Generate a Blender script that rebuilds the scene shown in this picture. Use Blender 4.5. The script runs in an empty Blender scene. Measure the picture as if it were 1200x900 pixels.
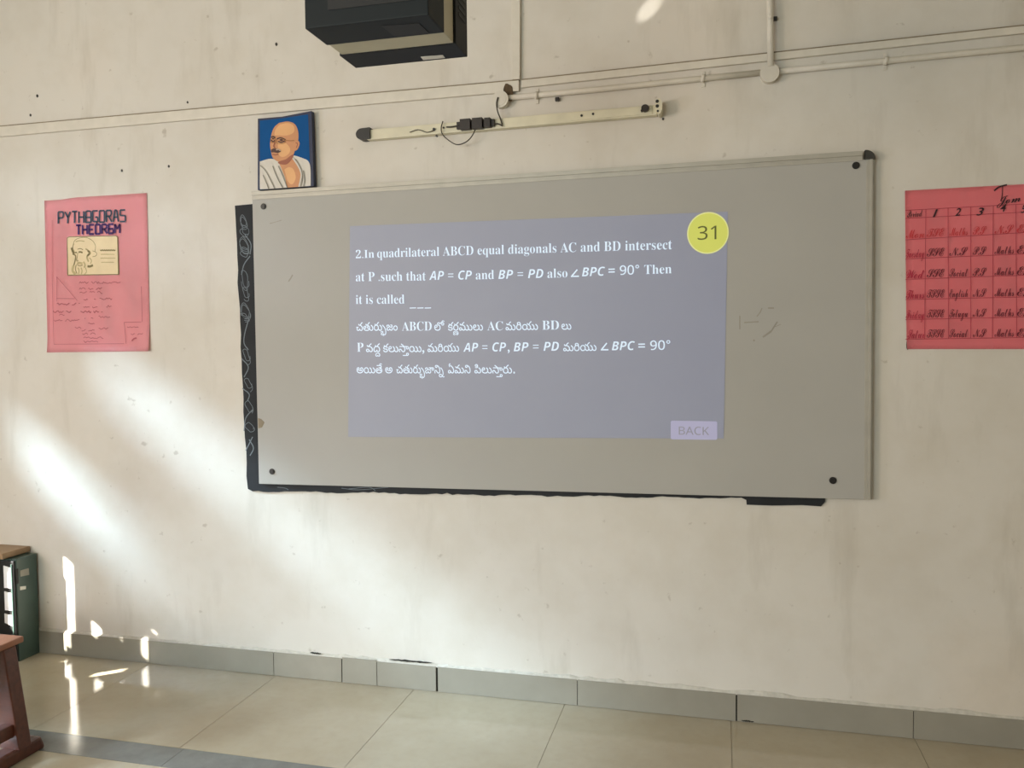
import bpy, bmesh, math, random
from mathutils import Vector, Matrix
random.seed(7)
S = bpy.context.scene
COL = S.collection

# ------------------------------------------------------------------ camera
F_PX = 963.9                       # focal length for a 1200 px wide frame
CAM = Vector((1.921, -3.129, 1.403))
YAW, PITCH, ROLL = 0.2487, -0.0449, -0.0098
FWD = Vector((-math.sin(YAW) * math.cos(PITCH), math.cos(YAW) * math.cos(PITCH), math.sin(PITCH)))
_r = Vector((math.cos(YAW), math.sin(YAW), 0)); _u = _r.cross(FWD)
RIGHT = math.cos(ROLL) * _r + math.sin(ROLL) * _u
UP = -math.sin(ROLL) * _r + math.cos(ROLL) * _u
cam_data = bpy.data.cameras.new('camera')
cam_data.sensor_fit = 'HORIZONTAL'; cam_data.sensor_width = 36.0
cam_data.lens = F_PX / 1200 * 36.0
cam_data.clip_start = 0.01
cam = bpy.data.objects.new('camera', cam_data); COL.objects.link(cam)
cam.matrix_world = Matrix((( RIGHT.x, UP.x, -FWD.x, CAM.x), (RIGHT.y, UP.y, -FWD.y, CAM.y),
                           (RIGHT.z, UP.z, -FWD.z, CAM.z), (0, 0, 0, 1)))
S.camera = cam
S.view_settings.view_transform = 'Standard'; S.view_settings.look = 'None'
S.view_settings.exposure = 0.0; S.view_settings.gamma = 1.0
S.view_settings.use_curve_mapping = False

# ------------------------------------------------------------------ light
world = bpy.data.worlds.new('sky'); S.world = world; world.use_nodes = True
world.node_tree.nodes['Background'].inputs[0].default_value = (0.75, 0.87, 1.0, 1)
world.node_tree.nodes['Background'].inputs[1].default_value = 0.55
LEFT_X, RIGHT_X, BACK_Y, CEIL_Z = -2.4, 4.6, -6.0, 3.25

def area(name, loc, target, size, size_y, power, color, spread=180):
    l = bpy.data.lights.new(name, 'AREA'); l.shape = 'RECTANGLE'; l.size = size; l.size_y = size_y
    l.energy = power; l.color = color; l.spread = math.radians(spread)
    o = bpy.data.objects.new(name, l); COL.objects.link(o); o.location = loc
    o.rotation_euler = (Vector(target) - Vector(loc)).to_track_quat('-Z', 'Y').to_euler()
    return o

def spot(name, loc, target, power, color, cone, blend, radius):
    l = bpy.data.lights.new(name, 'SPOT'); l.energy = power; l.color = color
    l.spot_size = math.radians(cone); l.spot_blend = blend; l.shadow_soft_size = radius
    o = bpy.data.objects.new(name, l); COL.objects.link(o); o.location = loc
    o.rotation_euler = (Vector(target) - Vector(loc)).to_track_quat('-Z', 'Y').to_euler()
    return o

# daylight outside the openings of the left wall
KEY_D = Vector((1.0, 0.6, -0.8)).normalized()
_k = Vector((LEFT_X, -1.1, 2.1))
area('daylight_high', _k - KEY_D * 5.0, _k, 0.45, 0.45, 160, (0.56, 0.79, 1), 60)
_f = Vector((LEFT_X, -2.35, 1.4))
area('daylight_far_window', _f - Vector((1.3, 1.0, -0.66)).normalized() * 3.8, _f, 1.5, 1.4, 42, (0.66, 0.84, 1), 36)
area('daylight_near_ground', (LEFT_X - 0.085, -2.35, 1.38), (LEFT_X + 1, -2.35, 1.28), 1.15, 0.85, 46, (0.78, 0.78, 1))
# added fill lamps in unseen window openings, behind the camera and rear left
area('fill_back_window', (-0.3, BACK_Y - 0.25, 1.75), (0.6, 0, 1.5), 2.4, 1.3, 92, (0.84, 0.98, 1))
area('warm_fill_left_rear', (LEFT_X - 0.25, -4.6, 1.8), (0.6, 0, 1.9), 1.4, 1.3, 138, (1, 0.82, 0.66))
# low sun that gets through the gaps of the closed shutter in the left wall
SUN_D = Vector((1.15, 1.0, -0.85)).normalized()
_c = Vector((LEFT_X, -1.40, 1.25))
spot('sunbeam', _c - SUN_D * 12, _c, 150000, (1.0, 0.95, 0.86), 3.2, 0.1, 0.045)
# a glint of sun thrown up on the wall above the board
spot('sun_glint', (0.55, -0.85, 1.55), (1.664, 0, 2.647), 170, (1.0, 0.98, 0.92), 2.3, 0.8, 0.006)

# ------------------------------------------------------------------ helpers
def at(px, py, y=0.0):
    """the point of the vertical plane y = const that the photograph shows at this pixel"""
    d = FWD + RIGHT * ((px - 600) / F_PX) - UP * ((py - 450) / F_PX)
    return CAM + d * ((y - CAM.y) / d.y)
def at_floor(px, py, z=0.0):
    d = FWD + RIGHT * ((px - 600) / F_PX) - UP * ((py - 450) / F_PX)
    return CAM + d * ((z - CAM.z) / d.z)

def world_loc(o):
    v = Vector((0, 0, 0))
    while o: v = v + o.location; o = o.parent
    return v
def obj(name, bm, mats, parent=None, smooth=False, kind=None, label=None, cat=None, group=None):
    """links a bmesh given in world coordinates as one mesh object"""
    me = bpy.data.meshes.new(name)
    bmesh.ops.recalc_face_normals(bm, faces=bm.faces)
    if parent is None:
        xs = [v.co for v in bm.verts]
        org = Vector(((min(v.x for v in xs) + max(v.x for v in xs)) / 2, (min(v.y for v in xs) + max(v.y for v in xs)) / 2, min(v.z for v in xs)))
    else: org = world_loc(parent)
    bmesh.ops.translate(bm, verts=bm.verts, vec=-org)
    if smooth:
        for f in bm.faces: f.smooth = True
    bm.to_mesh(me); bm.free()
    for m in (mats if isinstance(mats, (list, tuple)) else [mats]): me.materials.append(m)
    o = bpy.data.objects.new(name, me); COL.objects.link(o)
    if parent is None: o.location = org
    else: o.parent = parent
    tag(o, label, cat, group, kind)
    return o
def tag(o, label=None, cat=None, group=None, kind=None):
    for k, v in (('label', label), ('category', cat), ('group', group), ('kind', kind)):
        if v: o[k] = v
    return o
def thing(name, loc, label, cat, group=None):
    o = bpy.data.objects.new(name, None); COL.objects.link(o); o.location = loc; o.empty_display_size = 0.05
    return tag(o, label, cat, group)

def box(bm, x0, x1, y0, y1, z0, z1, mi=0, bevel=0.0):
    vs = [bm.verts.new(p) for p in ((x0, y0, z0), (x1, y0, z0), (x1, y1, z0), (x0, y1, z0), (x0, y0, z1), (x1, y0, z1), (x1, y1, z1), (x0, y1, z1))]
    fs = [bm.faces.new([vs[i] for i in q]) for q in ((0, 3, 2, 1), (4, 5, 6, 7), (0, 1, 5, 4), (1, 2, 6, 5), (2, 3, 7, 6), (3, 0, 4, 7))]
    for f in fs: f.material_index = mi
    if bevel:
        es = list({e for f in fs for e in f.edges})
        r = bmesh.ops.bevel(bm, geom=es, offset=bevel, segments=2, profile=0.6, affect='EDGES')
        for f in r['faces']: f.material_index = mi
    return fs
def prism(bm, pts, y0, y1, mi=0):
    """outline in (x, z) swept from y0 to y1"""
    a = [bm.verts.new((p[0], y0, p[1])) for p in pts]; b = [bm.verts.new((p[0], y1, p[1])) for p in pts]
    n = len(pts); fs = [bm.faces.new(a), bm.faces.new(b[::-1])]
    for i in range(n): fs.append(bm.faces.new((a[i], b[i], b[(i + 1) % n], a[(i + 1) % n])))
    for f in fs: f.material_index = mi
    return fs
def flat(bm, pts, y, mi=0):
    f = bm.faces.new([bm.verts.new((p[0], y, p[1])) for p in pts]); f.material_index = mi
    if f.normal.y > 0: f.normal_flip()
    return f
def hexa(bm, low, high, mi=0, bevel=0.0):
    """solid between two quads"""
    a = [bm.verts.new(p) for p in low]; b = [bm.verts.new(p) for p in high]
    fs = [bm.faces.new(a), bm.faces.new(b[::-1])]
    for i in range(4): fs.append(bm.faces.new((a[i], b[i], b[(i + 1) % 4], a[(i + 1) % 4])))
    for f in fs: f.material_index = mi
    if bevel:
        bmesh.ops.recalc_face_normals(bm, faces=fs)
        bmesh.ops.bevel(bm, geom=list({e for f in fs for e in f.edges}), offset=bevel, segments=2, profile=0.6, affect='EDGES')
def tube(bm, pts, r, n=8, mi=0, cap=True):
    pts = [Vector(p) for p in pts]; rings = []
    for i, p in enumerate(pts):
        t = (pts[min(i + 1, len(pts) - 1)] - pts[max(i - 1, 0)]).normalized()
        a = t.cross(Vector((0, 0, 1)) if abs(t.z) < 0.9 else Vector((1, 0, 0))).normalized(); b = t.cross(a)
        rr = r[i] if isinstance(r, (list, tuple)) else r
        rings.append([bm.verts.new(p + a * rr * math.cos(2 * math.pi * k / n) + b * rr * math.sin(2 * math.pi * k / n)) for k in range(n)])
    for i in range(len(rings) - 1):
        for k in range(n):
            f = bm.faces.new((rings[i][k], rings[i][(k + 1) % n], rings[i + 1][(k + 1) % n], rings[i + 1][k])); f.material_index = mi; f.smooth = True
    if cap:
        for q in (rings[0], rings[-1][::-1]):
            f = bm.faces.new(q); f.material_index = mi
def disc(bm, c, r, y0, y1, n=32, mi=0, rz=None, bevel=0.0):
    pts = [(c[0] + r * math.cos(2 * math.pi * k / n), c[1] + (rz or r) * math.sin(2 * math.pi * k / n)) for k in range(n)]
    return prism(bm, pts, y0, y1, mi)
def smooth_path(pts, n=6):
    """Catmull-Rom through the points"""
    P = [Vector(p) for p in pts]; P = [P[0] * 2 - P[1]] + P + [P[-1] * 2 - P[-2]]; out = []
    for i in range(1, len(P) - 2):
        a, b, c, d = P[i - 1:i + 3]
        for k in range(n):
            t = k / n
            out.append(0.5 * (2 * b + (c - a) * t + (2 * a - 5 * b + 4 * c - d) * t * t + (3 * b - a - 3 * c + d) * t ** 3))
    return out + [P[-2]]
def stroke(bm, pts, w, y, mi=0):
    """a pen or chalk line: a flat ribbon on the plane y; pts in (x, z)"""
    P = [Vector((p[0], p[1])) for p in pts]; L = []; R = []
    for i, p in enumerate(P):
        t = P[min(i + 1, len(P) - 1)] - P[max(i - 1, 0)]
        if t.length < 1e-9: t = Vector((1, 0))
        t.normalize(); n = Vector((-t.y, t.x)) * w / 2
        L.append(bm.verts.new((p.x + n.x, y, p.y + n.y))); R.append(bm.verts.new((p.x - n.x, y, p.y - n.y)))
    for i in range(len(P) - 1):
        f = bm.faces.new((L[i], L[i + 1], R[i + 1], R[i])); f.material_index = mi

# ------------------------------------------------------------------ materials
def lin(c):
    return tuple(((v / 255) / 12.92 if v / 255 <= 0.04045 else ((v / 255 + 0.055) / 1.055) ** 2.4) for v in c) + (1,)
class Nodes:
    def __init__(s, name):
        s.m = bpy.data.materials.new(name); s.m.use_nodes = True; s.t = s.m.node_tree
        s.b = s.t.nodes['Principled BSDF']
    def n(s, kind, **kw):
        x = s.t.nodes.new(kind)
        for k, v in kw.items():
            if k in x.inputs: x.inputs[k].default_value = v
            else: setattr(x, k, v)
        return x
    def l(s, a, b): s.t.links.new(a, b)
    def coord(s, scale=(1, 1, 1)):
        tc = s.n('ShaderNodeTexCoord'); mp = s.n('ShaderNodeMapping'); mp.inputs['Scale'].default_value = scale
        s.l(tc.outputs['Object'], mp.inputs[0]); return mp.outputs[0]
    def noise(s, co, scale, detail=4, rough=0.55):
        x = s.n('ShaderNodeTexNoise', Scale=scale, Detail=detail, Roughness=rough); s.l(co, x.inputs['Vector']); return x.outputs[0]
    def ramp(s, f, stops):
        r = s.n('ShaderNodeValToRGB'); e = r.color_ramp.elements
        while len(e) < len(stops): e.new(0.5)
        for i, (p, c) in enumerate(stops): e[i].position = p; e[i].color = c if len(c) == 4 else (*c, 1)
        s.l(f, r.inputs[0]); return r.outputs[0]
    def mix(s, f, a, b, mode='MIX'):
        x = s.n('ShaderNodeMix', data_type='RGBA', blend_type=mode)
        for i, v in ((0, f), (6, a), (7, b)):
            if hasattr(v, 'is_linked') or hasattr(v, 'links'): s.l(v, x.inputs[i])
            else: x.inputs[i].default_value = v
        return x.outputs[2]
    def bump(s, h, strength=0.1, dist=0.01):
        x = s.n('ShaderNodeBump'); x.inputs['Strength'].default_value = strength; x.inputs['Distance'].default_value = dist
        s.l(h, x.inputs['Height']); s.l(x.outputs[0], s.b.inputs['Normal'])
def simple(name, col, rough=0.6, metal=0.0, var=0.12, scale=18, bump=0.0, spec=0.5, emit=None, estr=0.0, sc=(1, 1, 1)):
    k = Nodes(name); c = lin(col); co = k.coord(sc); f = k.noise(co, scale)
    d = tuple(v * (1 - var) for v in c[:3]); e = tuple(min(1, v * (1 + var)) for v in c[:3])
    k.l(k.ramp(f, [(0.3, d), (0.7, e)]), k.b.inputs['Base Color'])
    k.b.inputs['Roughness'].default_value = rough; k.b.inputs['Metallic'].default_value = metal
    k.b.inputs['Specular IOR Level'].default_value = spec
    if bump: k.bump(f, bump)
    if emit:
        k.b.inputs['Emission Color'].default_value = lin(emit); k.b.inputs['Emission Strength'].default_value = estr
    return k.m

def wall_material():
    k = Nodes('cream_wall_paint'); co = k.coord(); big = k.noise(co, 0.9, 5, 0.6); mid = k.noise(co, 4.5, 6, 0.6)
    c = k.ramp(big, [(0.3, lin((208, 203, 192))), (0.55, lin((214, 209, 198))), (0.75, lin((217, 208, 194)))])
    c = k.mix(k.ramp(mid, [(0.42, (0, 0, 0)), (0.75, (0.5, 0.5, 0.5))]), c, lin((198, 190, 174)))
    vs = k.coord((2.2, 1, 0.45)); streak = k.noise(vs, 3.0, 5, 0.6)
    c = k.mix(k.ramp(streak, [(0.58, (0, 0, 0)), (0.78, (0.42, 0.42, 0.42))]), c, lin((176, 168, 152)))
    sp = k.noise(co, 26, 3, 0.5)
    c = k.mix(k.ramp(sp, [(0.70, (0, 0, 0)), (0.78, (0.45, 0.45, 0.45))]), c, lin((150, 138, 118)))
    k.l(c, k.b.inputs['Base Color']); k.b.inputs['Roughness'].default_value = 0.62
    k.b.inputs['Specular IOR Level'].default_value = 0.3
    k.bump(k.noise(co, 55, 4), 0.10, 0.004)
    return k.m
def floor_material():
    k = Nodes('polished_floor_tile'); co = k.coord(); a = k.noise(co, 2.2, 6, 0.6); b = k.noise(co, 30, 3)
    c = k.ramp(a, [(0.3, lin((168, 156, 131))), (0.6, lin((178, 168, 145))), (0.8, lin((188, 179, 157)))])
    c = k.mix(k.ramp(b, [(0.45, (0, 0, 0)), (0.8, (0.18, 0.18, 0.18))]), c, lin((152, 140, 118)))
    k.l(c, k.b.inputs['Base Color']); k.b.inputs['Specular IOR Level'].default_value = 0.55
    k.l(k.ramp(k.noise(co, 5, 4), [(0.3, (0.05,) * 3), (0.8, (0.13,) * 3)]), k.b.inputs['Roughness'])
    return k.m
M = {
 'wall': wall_material(), 'floor': floor_material(),
 'ceiling': simple('ceiling_paint', (205, 198, 182), 0.8),
 'strip': simple('grey_floor_border', (112, 114, 110), 0.16, var=0.1),
 'grout': simple('floor_grout', (152, 141, 116), 0.7),
 'skirt': simple('skirting_tile', (148, 144, 131), 0.3, var=0.06, scale=6),
 'cement': simple('ragged_cement', (196, 192, 180), 0.85, bump=0.5, scale=40),
 'dark_gap': simple('dark_gap', (46, 44, 38), 0.9),
 'conduit': simple('painted_conduit', (212, 206, 192), 0.5, var=0.05),
 'edge_shade': simple('painted_edge_shade', (134, 122, 100), 0.95, var=0.2, scale=30),
 'soot': simple('soot', (88, 72, 52), 0.9, var=0.3, scale=60),
 'batten': simple('batten_enamel', (214, 208, 182), 0.4, var=0.08, scale=12),
 'choke': simple('choke_body', (40, 32, 26), 0.5, var=0.2),
 'black_plastic': simple('black_plastic', (32, 31, 28), 0.45),
 'wire': simple('wire_sheath', (54, 48, 38), 0.6),
 'board': simple('whiteboard_laminate', (172, 170, 163), 0.55, var=0.025, scale=3, spec=0.25),
 'alu': simple('dull_aluminium', (176, 172, 160), 0.45, metal=0.25, var=0.06),
 'cap': simple('dark_corner_cap', (52, 50, 44), 0.5),
 'screw': simple('screw_head', (28, 26, 24), 0.4),
 'chip': simple('exposed_board_core', (150, 138, 116), 0.9),
 'smudge': simple('pen_smudge', (150, 146, 134), 0.6),
 'blackboard': simple('black_painted_board', (22, 25, 28), 0.75, var=0.3, scale=14, bump=0.2),
 'chalk': simple('chalk', (120, 128, 134), 0.95),
 'pink': simple('pink_chart_paper', (255, 186, 190), 0.8, var=0.045, scale=5),
 'pink_dark': simple('rose_chart_paper', (255, 152, 158), 0.8, var=0.05, scale=5),
 'teal_ink': simple('teal_ink', (44, 66, 84), 0.7),
 'purple_ink': simple('purple_ink', (62, 18, 92), 0.7),
 'faint_ink': simple('faint_ink', (188, 96, 104), 0.8),
 'maroon_ink': simple('maroon_ink', (104, 20, 38), 0.7),
 'red_ink': simple('red_ink', (206, 56, 62), 0.7),
 'crimson_ink': simple('crimson_ink', (178, 30, 62), 0.7),
 'black_ink': simple('black_ink', (44, 16, 22), 0.7),
 'rule_ink': simple('rule_ink', (188, 70, 84), 0.8),
 'card': simple('cream_card', (224, 204, 164), 0.7, var=0.04),
 'pencil': simple('sketch_line', (128, 116, 78), 0.8),
 'pencil_soft': simple('sketch_shade', (182, 166, 122), 0.8),
 'navy': simple('navy_edge', (22, 34, 66), 0.5),
 'blue': simple('picture_blue', (8, 78, 136), 0.6, var=0.05, spec=0.15),
 'skin': simple('picture_skin', (198, 138, 92), 0.5, var=0.05),
 'skin_lit': simple('picture_skin_light', (222, 168, 112), 0.5, var=0.04),
 'skin_dark': simple('picture_skin_dark', (150, 84, 58), 0.5, var=0.05),
 'shawl': simple('picture_shawl', (206, 200, 188), 0.5, var=0.04),
 'fold': simple('picture_fold', (134, 130, 118), 0.5),
 'brow': simple('picture_dark', (70, 36, 26), 0.5),
 'lens': simple('picture_gold', (150, 100, 40), 0.5),
 'moustache': simple('picture_grey', (176, 150, 130), 0.5),
 'proj_dark': simple('dark_blue_plastic', (13, 22, 25), 0.6, var=0.08, spec=0.3),
 'proj_black': simple('black_recess', (12, 13, 14), 0.6),
 'proj_side': simple('charcoal_plastic', (8, 11, 14), 0.6, var=0.08, spec=0.3),
 'proj_cream': simple('cream_plastic', (190, 185, 158), 0.5, var=0.04),
 'sticker': simple('white_sticker', (226, 224, 214), 0.5),
 'steel_green': simple('dark_green_enamel', (66, 86, 80), 0.35, var=0.14, scale=9),
 'louvre': simple('white_panel', (245, 246, 246), 0.3, var=0.02),
 'wood': simple('brown_bench_wood', (88, 46, 30), 0.42, var=0.25, scale=6, sc=(1, 9, 9)),
 'wood_top': simple('worn_bench_top', (158, 104, 76), 0.4, var=0.15, scale=6, sc=(9, 1, 9)),
 'plank': simple('light_plank', (150, 122, 92), 0.6, var=0.2, scale=6),
 'shutter': simple('shutter_green', (92, 104, 96), 0.5),
}
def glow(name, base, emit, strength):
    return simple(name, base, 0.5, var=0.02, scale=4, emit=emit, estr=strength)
# projector light put into the materials: the slide glows by itself
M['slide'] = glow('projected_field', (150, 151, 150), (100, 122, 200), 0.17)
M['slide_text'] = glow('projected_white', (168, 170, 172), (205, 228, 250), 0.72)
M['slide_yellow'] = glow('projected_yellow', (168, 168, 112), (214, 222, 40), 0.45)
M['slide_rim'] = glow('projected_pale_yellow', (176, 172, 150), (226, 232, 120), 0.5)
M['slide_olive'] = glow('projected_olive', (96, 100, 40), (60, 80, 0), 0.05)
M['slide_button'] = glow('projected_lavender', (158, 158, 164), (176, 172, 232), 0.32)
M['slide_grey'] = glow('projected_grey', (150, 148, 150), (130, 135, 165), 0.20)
# ------------------------------------------------------------------ the room
def struct(name, bm, m): return obj(name, bm, m, kind='structure')
bm = bmesh.new(); box(bm, LEFT_X - 0.15, RIGHT_X + 0.15, 0, 0.2, -0.1, CEIL_Z + 0.1); struct('wall_front', bm, M['wall'])
bm = bmesh.new(); box(bm, LEFT_X, RIGHT_X, BACK_Y, 0, CEIL_Z, CEIL_Z + 0.1); struct('ceiling', bm, M['ceiling'])
bm = bmesh.new(); box(bm, RIGHT_X, RIGHT_X + 0.15, BACK_Y, 0, 0, CEIL_Z); struct('wall_right', bm, M['wall'])

def wall_with_holes(u0, u1, z0, z1, holes, make):
    us = sorted({u0, u1, *[h[0] for h in holes], *[h[1] for h in holes]}); zs = sorted({z0, z1, *[h[2] for h in holes], *[h[3] for h in holes]})
    for i in range(len(us) - 1):
        for j in range(len(zs) - 1):
            cu, cz = (us[i] + us[i + 1]) / 2, (zs[j] + zs[j + 1]) / 2
            if not any(h[0] < cu < h[1] and h[2] < cz < h[3] for h in holes): make(us[i], us[i + 1], zs[j], zs[j + 1])
LOW_PANE = (-1.13, -0.80, 1.87, 2.12); CORNER_PANE = (-0.69, -0.20, 1.36, 2.18); VENT = (-2.10, -1.04, 2.38, 2.58); FAR_WIN = (-2.95, -2.0, 0.95, 1.80); SHUT = (-1.76, -1.06, 0.90, 1.64)
REAR_WIN = (-5.4, -3.8, 1.0, 2.4)
bm = bmesh.new()
wall_with_holes(BACK_Y, 0, 0, CEIL_Z, [LOW_PANE, CORNER_PANE, VENT, FAR_WIN, SHUT, REAR_WIN], lambda a, b, c, d: box(bm, LEFT_X - 0.06, LEFT_X, a, b, c, d))
struct('wall_left', bm, M['wall'])
# closed shutter with worn gaps that let thin blades of sun through; each gap faces the patch it lights
def gap(pt, w, h, low=0.0):
    t = (pt.x - LEFT_X) / SUN_D.x; q = pt - SUN_D * t
    return (q.y - w / 2, q.y + w / 2, q.z - h / 2, q.z + h / 2)
GAPS = [gap(at(88, 690), .036, .145), gap(at(88, 731), .044, .20), gap(at(86, 752), .028, .07), gap(at(116, 742), .034, .045), gap(at(166, 760), .020, .075), gap(at(144, 752), .008, .010), gap(at(171, 744), .016, .007), gap(at(112.5, 782), .010, .012)]
_g = gap(at_floor(119.5, 786.5), .02, .02); _h = gap(at_floor(157, 776.5), .02, .02)
GAPS.append((_g[0] - .008, _g[1] + .008, _g[2] + .008, _h[3] - .008))
bm = bmesh.new()
wall_with_holes(SHUT[0], SHUT[1], SHUT[2], SHUT[3], GAPS, lambda a, b, c, d: box(bm, LEFT_X - 0.004, LEFT_X, a, b, c, d))
struct('window_1', bm, M['shutter'])
for k, (a, b, c, d) in ((2, LOW_PANE), (3, VENT), (4, FAR_WIN), (5, REAR_WIN), (6, CORNER_PANE)):
    bm = bmesh.new(); t = 0.015
    box(bm, LEFT_X - 0.06, LEFT_X - 0.02, a, a + t, c, d); box(bm, LEFT_X - 0.06, LEFT_X - 0.02, b - t, b, c, d)
    box(bm, LEFT_X - 0.06, LEFT_X - 0.02, a + t, b - t, c, c + t); box(bm, LEFT_X - 0.06, LEFT_X - 0.02, a + t, b - t, d - t, d)
    if k in (4, 5): box(bm, LEFT_X - 0.055, LEFT_X - 0.03, (a + b) / 2 - 0.03, (a + b) / 2 + 0.03, c + t, d - t)
    struct('window_%d' % k, bm, M['shutter'])
bm = bmesh.new()
BACK_WIN = (-1.5, 0.9, 1.1, 2.4)
wall_with_holes(LEFT_X, RIGHT_X, 0, CEIL_Z, [BACK_WIN], lambda a, b, c, d: box(bm, a, b, BACK_Y - 0.12, BACK_Y, c, d))
struct('wall_back', bm, M['wall'])

# floor: polished tiles with thin joints, a grey border course between two fields
bm = bmesh.new(); box(bm, LEFT_X, RIGHT_X, BACK_Y, 0, -0.1, -0.004, 2)
J = 0.0009; xs = [0.70 + 0.63 * k for k in range(-5, 7)]
STRIP_Y0, STRIP_Y1 = -0.664, -0.792
def tile_row(y0, y1, mi, xj):
    e = [LEFT_X] + [x for x in xj if LEFT_X + 0.02 < x < RIGHT_X - 0.02] + [RIGHT_X]
    for a, b in zip(e[:-1], e[1:]): box(bm, a + J, b - J, y1 + J, y0 - J, -0.004, 0, mi)
tile_row(-0.0, STRIP_Y0, 0, xs)
tile_row(STRIP_Y0, STRIP_Y1, 1, [x + 0.02 for x in xs])
y = STRIP_Y1
while y > BACK_Y + 0.01:
    tile_row(y, max(y - 0.63, BACK_Y), 0, [x - 0.06 for x in xs]); y -= 0.63
struct('floor', bm, [M['floor'], M['strip'], M['grout']])

# skirting: 600 mm tiles, one of them cracked, with a ragged cement line on top
bm = bmesh.new(); SK = 0.104
joints = [LEFT_X, -1.17, -0.56, 0.06, at(402, 780).x, at(443, 785).x, at(513, 790).x, 1.38, at(863, 830).x, 2.585, 3.19, 3.80, RIGHT_X]
hs = [SK] * 12; gaps = [.0012] * 12; gaps[5] = .0045; gaps[4] = .0015; gaps[3] = .0022; gaps[7] = .0028
for i, (a, b) in enumerate(zip(joints[:-1], joints[1:])):
    ga = gaps[i - 1] if i else 0; gb = gaps[i] if i < 11 else 0
    box(bm, a + ga, b - gb, -0.012, -0.001, 0.0015, SK + (0.004 if i == 4 else 0), 0)
box(bm, LEFT_X, RIGHT_X, -0.0055, 0, 0, SK - 0.002, 1)
rnd = random.Random(3); x = LEFT_X; pts = []
while x < RIGHT_X:
    pts.append((x, SK + 0.003 + rnd.random() ** 2 * 0.012 * (1.6 if 0.35 < x < 0.8 else (1.0 if x > 1.3 else 0.5)))); x += 0.02 + rnd.random() * 0.05
for (xa, za), (xb, zb) in zip(pts[:-1], pts[1:]):
    hexa(bm, [(xa, -0.011, SK - 0.003), (xb, -0.011, SK - 0.003), (xb, 0, SK - 0.003), (xa, 0, SK - 0.003)],
         [(xa, -0.006, za), (xb, -0.006, zb), (xb, 0, zb + .003), (xa, 0, za + .003)], 2)
def chips(px0, px1, py, w):
    up, dn = [], []
    for k in range(15):
        t = k / 14; p = at(px0 + (px1 - px0) * t, py(t), -0.012); e = math.sin(math.pi * t) ** 0.5
        up.append((p.x, p.z + w * e * rnd.uniform(0.15, 0.6))); dn.append((p.x, p.z - w * e * rnd.uniform(0.05, 0.5)))
    prism(bm, up + dn[::-1], -0.0124, -0.008, 1)
chips(363, 376, lambda t: 765 + 1.5 * t, 0.010); chips(456, 506, lambda t: 773 + 4 * t, 0.009); chips(868, 884, lambda t: 844 + 2 * t, 0.008)
struct('baseboard_front', bm, [M['skirt'], M['dark_gap'], M['cement']])

# ------------------------------------------------------------------ board on the wall
BB = -0.008                                                     # face of the painted board
P = lambda px, py, y: (lambda v: (v.x, v.z))(at(px, py, y))
bm = bmesh.new(); rnd = random.Random(5)
left = [P(275 + 15 * t + rnd.uniform(-0.8, 0.8), 241 + 332 * t, BB) for t in [k / 22 for k in range(23)]]
bot = []
for k in range(1, 95):
    t = k / 95; px = 290 + 585 * t
    edge = 575.5 + 9.5 * t + 1.3 * math.sin(k * 0.45) * rnd.random() + rnd.uniform(-0.7, 0.7) - (1.8 * (t - 0.45) if t > 0.45 else 0)
    bot.append(P(px, edge, BB))
strip = [P(874.5, 586, BB), P(875, 591.5, BB), P(905, 592.5, BB), P(940, 592, BB), P(962, 593.5, BB), P(967, 588, BB)]
outline = left + bot + strip + [P(967, 560, BB), P(967, 300, BB), P(500, 260, BB), P(297, 239, BB)]
prism(bm, outline, BB, -0.0008)
blackboard = obj('blackboard', bm, M['blackboard'], label='old black painted board with chalk scribbles behind the left and bottom edges of the whiteboard', cat='blackboard')
bm = bmesh.new()                                                # chalk scribbles along the left strip
def chalk(pxpts, w=0.0022): stroke(bm, [(v.x, v.z) for v in smooth_path([at(a, b, BB - 0.0008) for a, b in pxpts], 5)], w, BB - 0.0008)
for cx_, cy_, rx, ry, n in ((285, 257, 5, 7, 2.2), (287, 268, 6, 6, 1.6), (286, 284, 7, 8, 2.4), (287, 292, 6, 5, 1.5), (287, 325, 6, 11, 1.4), (288, 341, 5, 7, 1.3), (287, 362, 7, 9, 2.2), (287, 368, 6, 4, 1.2), (289, 414, 5, 8, 1.2), (291, 447, 5, 7, 1.1), (292, 474, 5, 8, 1.0), (293, 498, 6, 7, 0.9)):
    chalk([(cx_ + rx * math.cos(a * n * 0.7) * (0.75 + 0.25 * math.sin(a * 1.7)), cy_ + ry * math.sin(a * n * 0.7 + 0.4) + a * 0.6) for a in [k * 0.62 for k in range(16)]], 0.0024)
for pts in ([(293, 300), (286, 310), (283, 322)], [(292, 372), (287, 390), (286, 402), (291, 410)], [(283, 420), (291, 430), (286, 442)], [(284, 455), (292, 462), (290, 470)], [(296, 480), (288, 490), (286, 505)], [(292, 515), (297, 525), (293, 534)], [(288, 528), (292, 520), (296, 512)], [(287, 275), (294, 286), (293, 298)]):
    chalk(pts, 0.0045)
for pts in ([(325, 571), (334, 572), (338, 574)], [(400, 572), (420, 574), (455, 571)], [(408, 573), (432, 571), (440, 575)]): chalk(pts, 0.002)
obj('chalk_scribbles', bm, M['chalk'], blackboard, label='grey white chalk scribbles')

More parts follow.
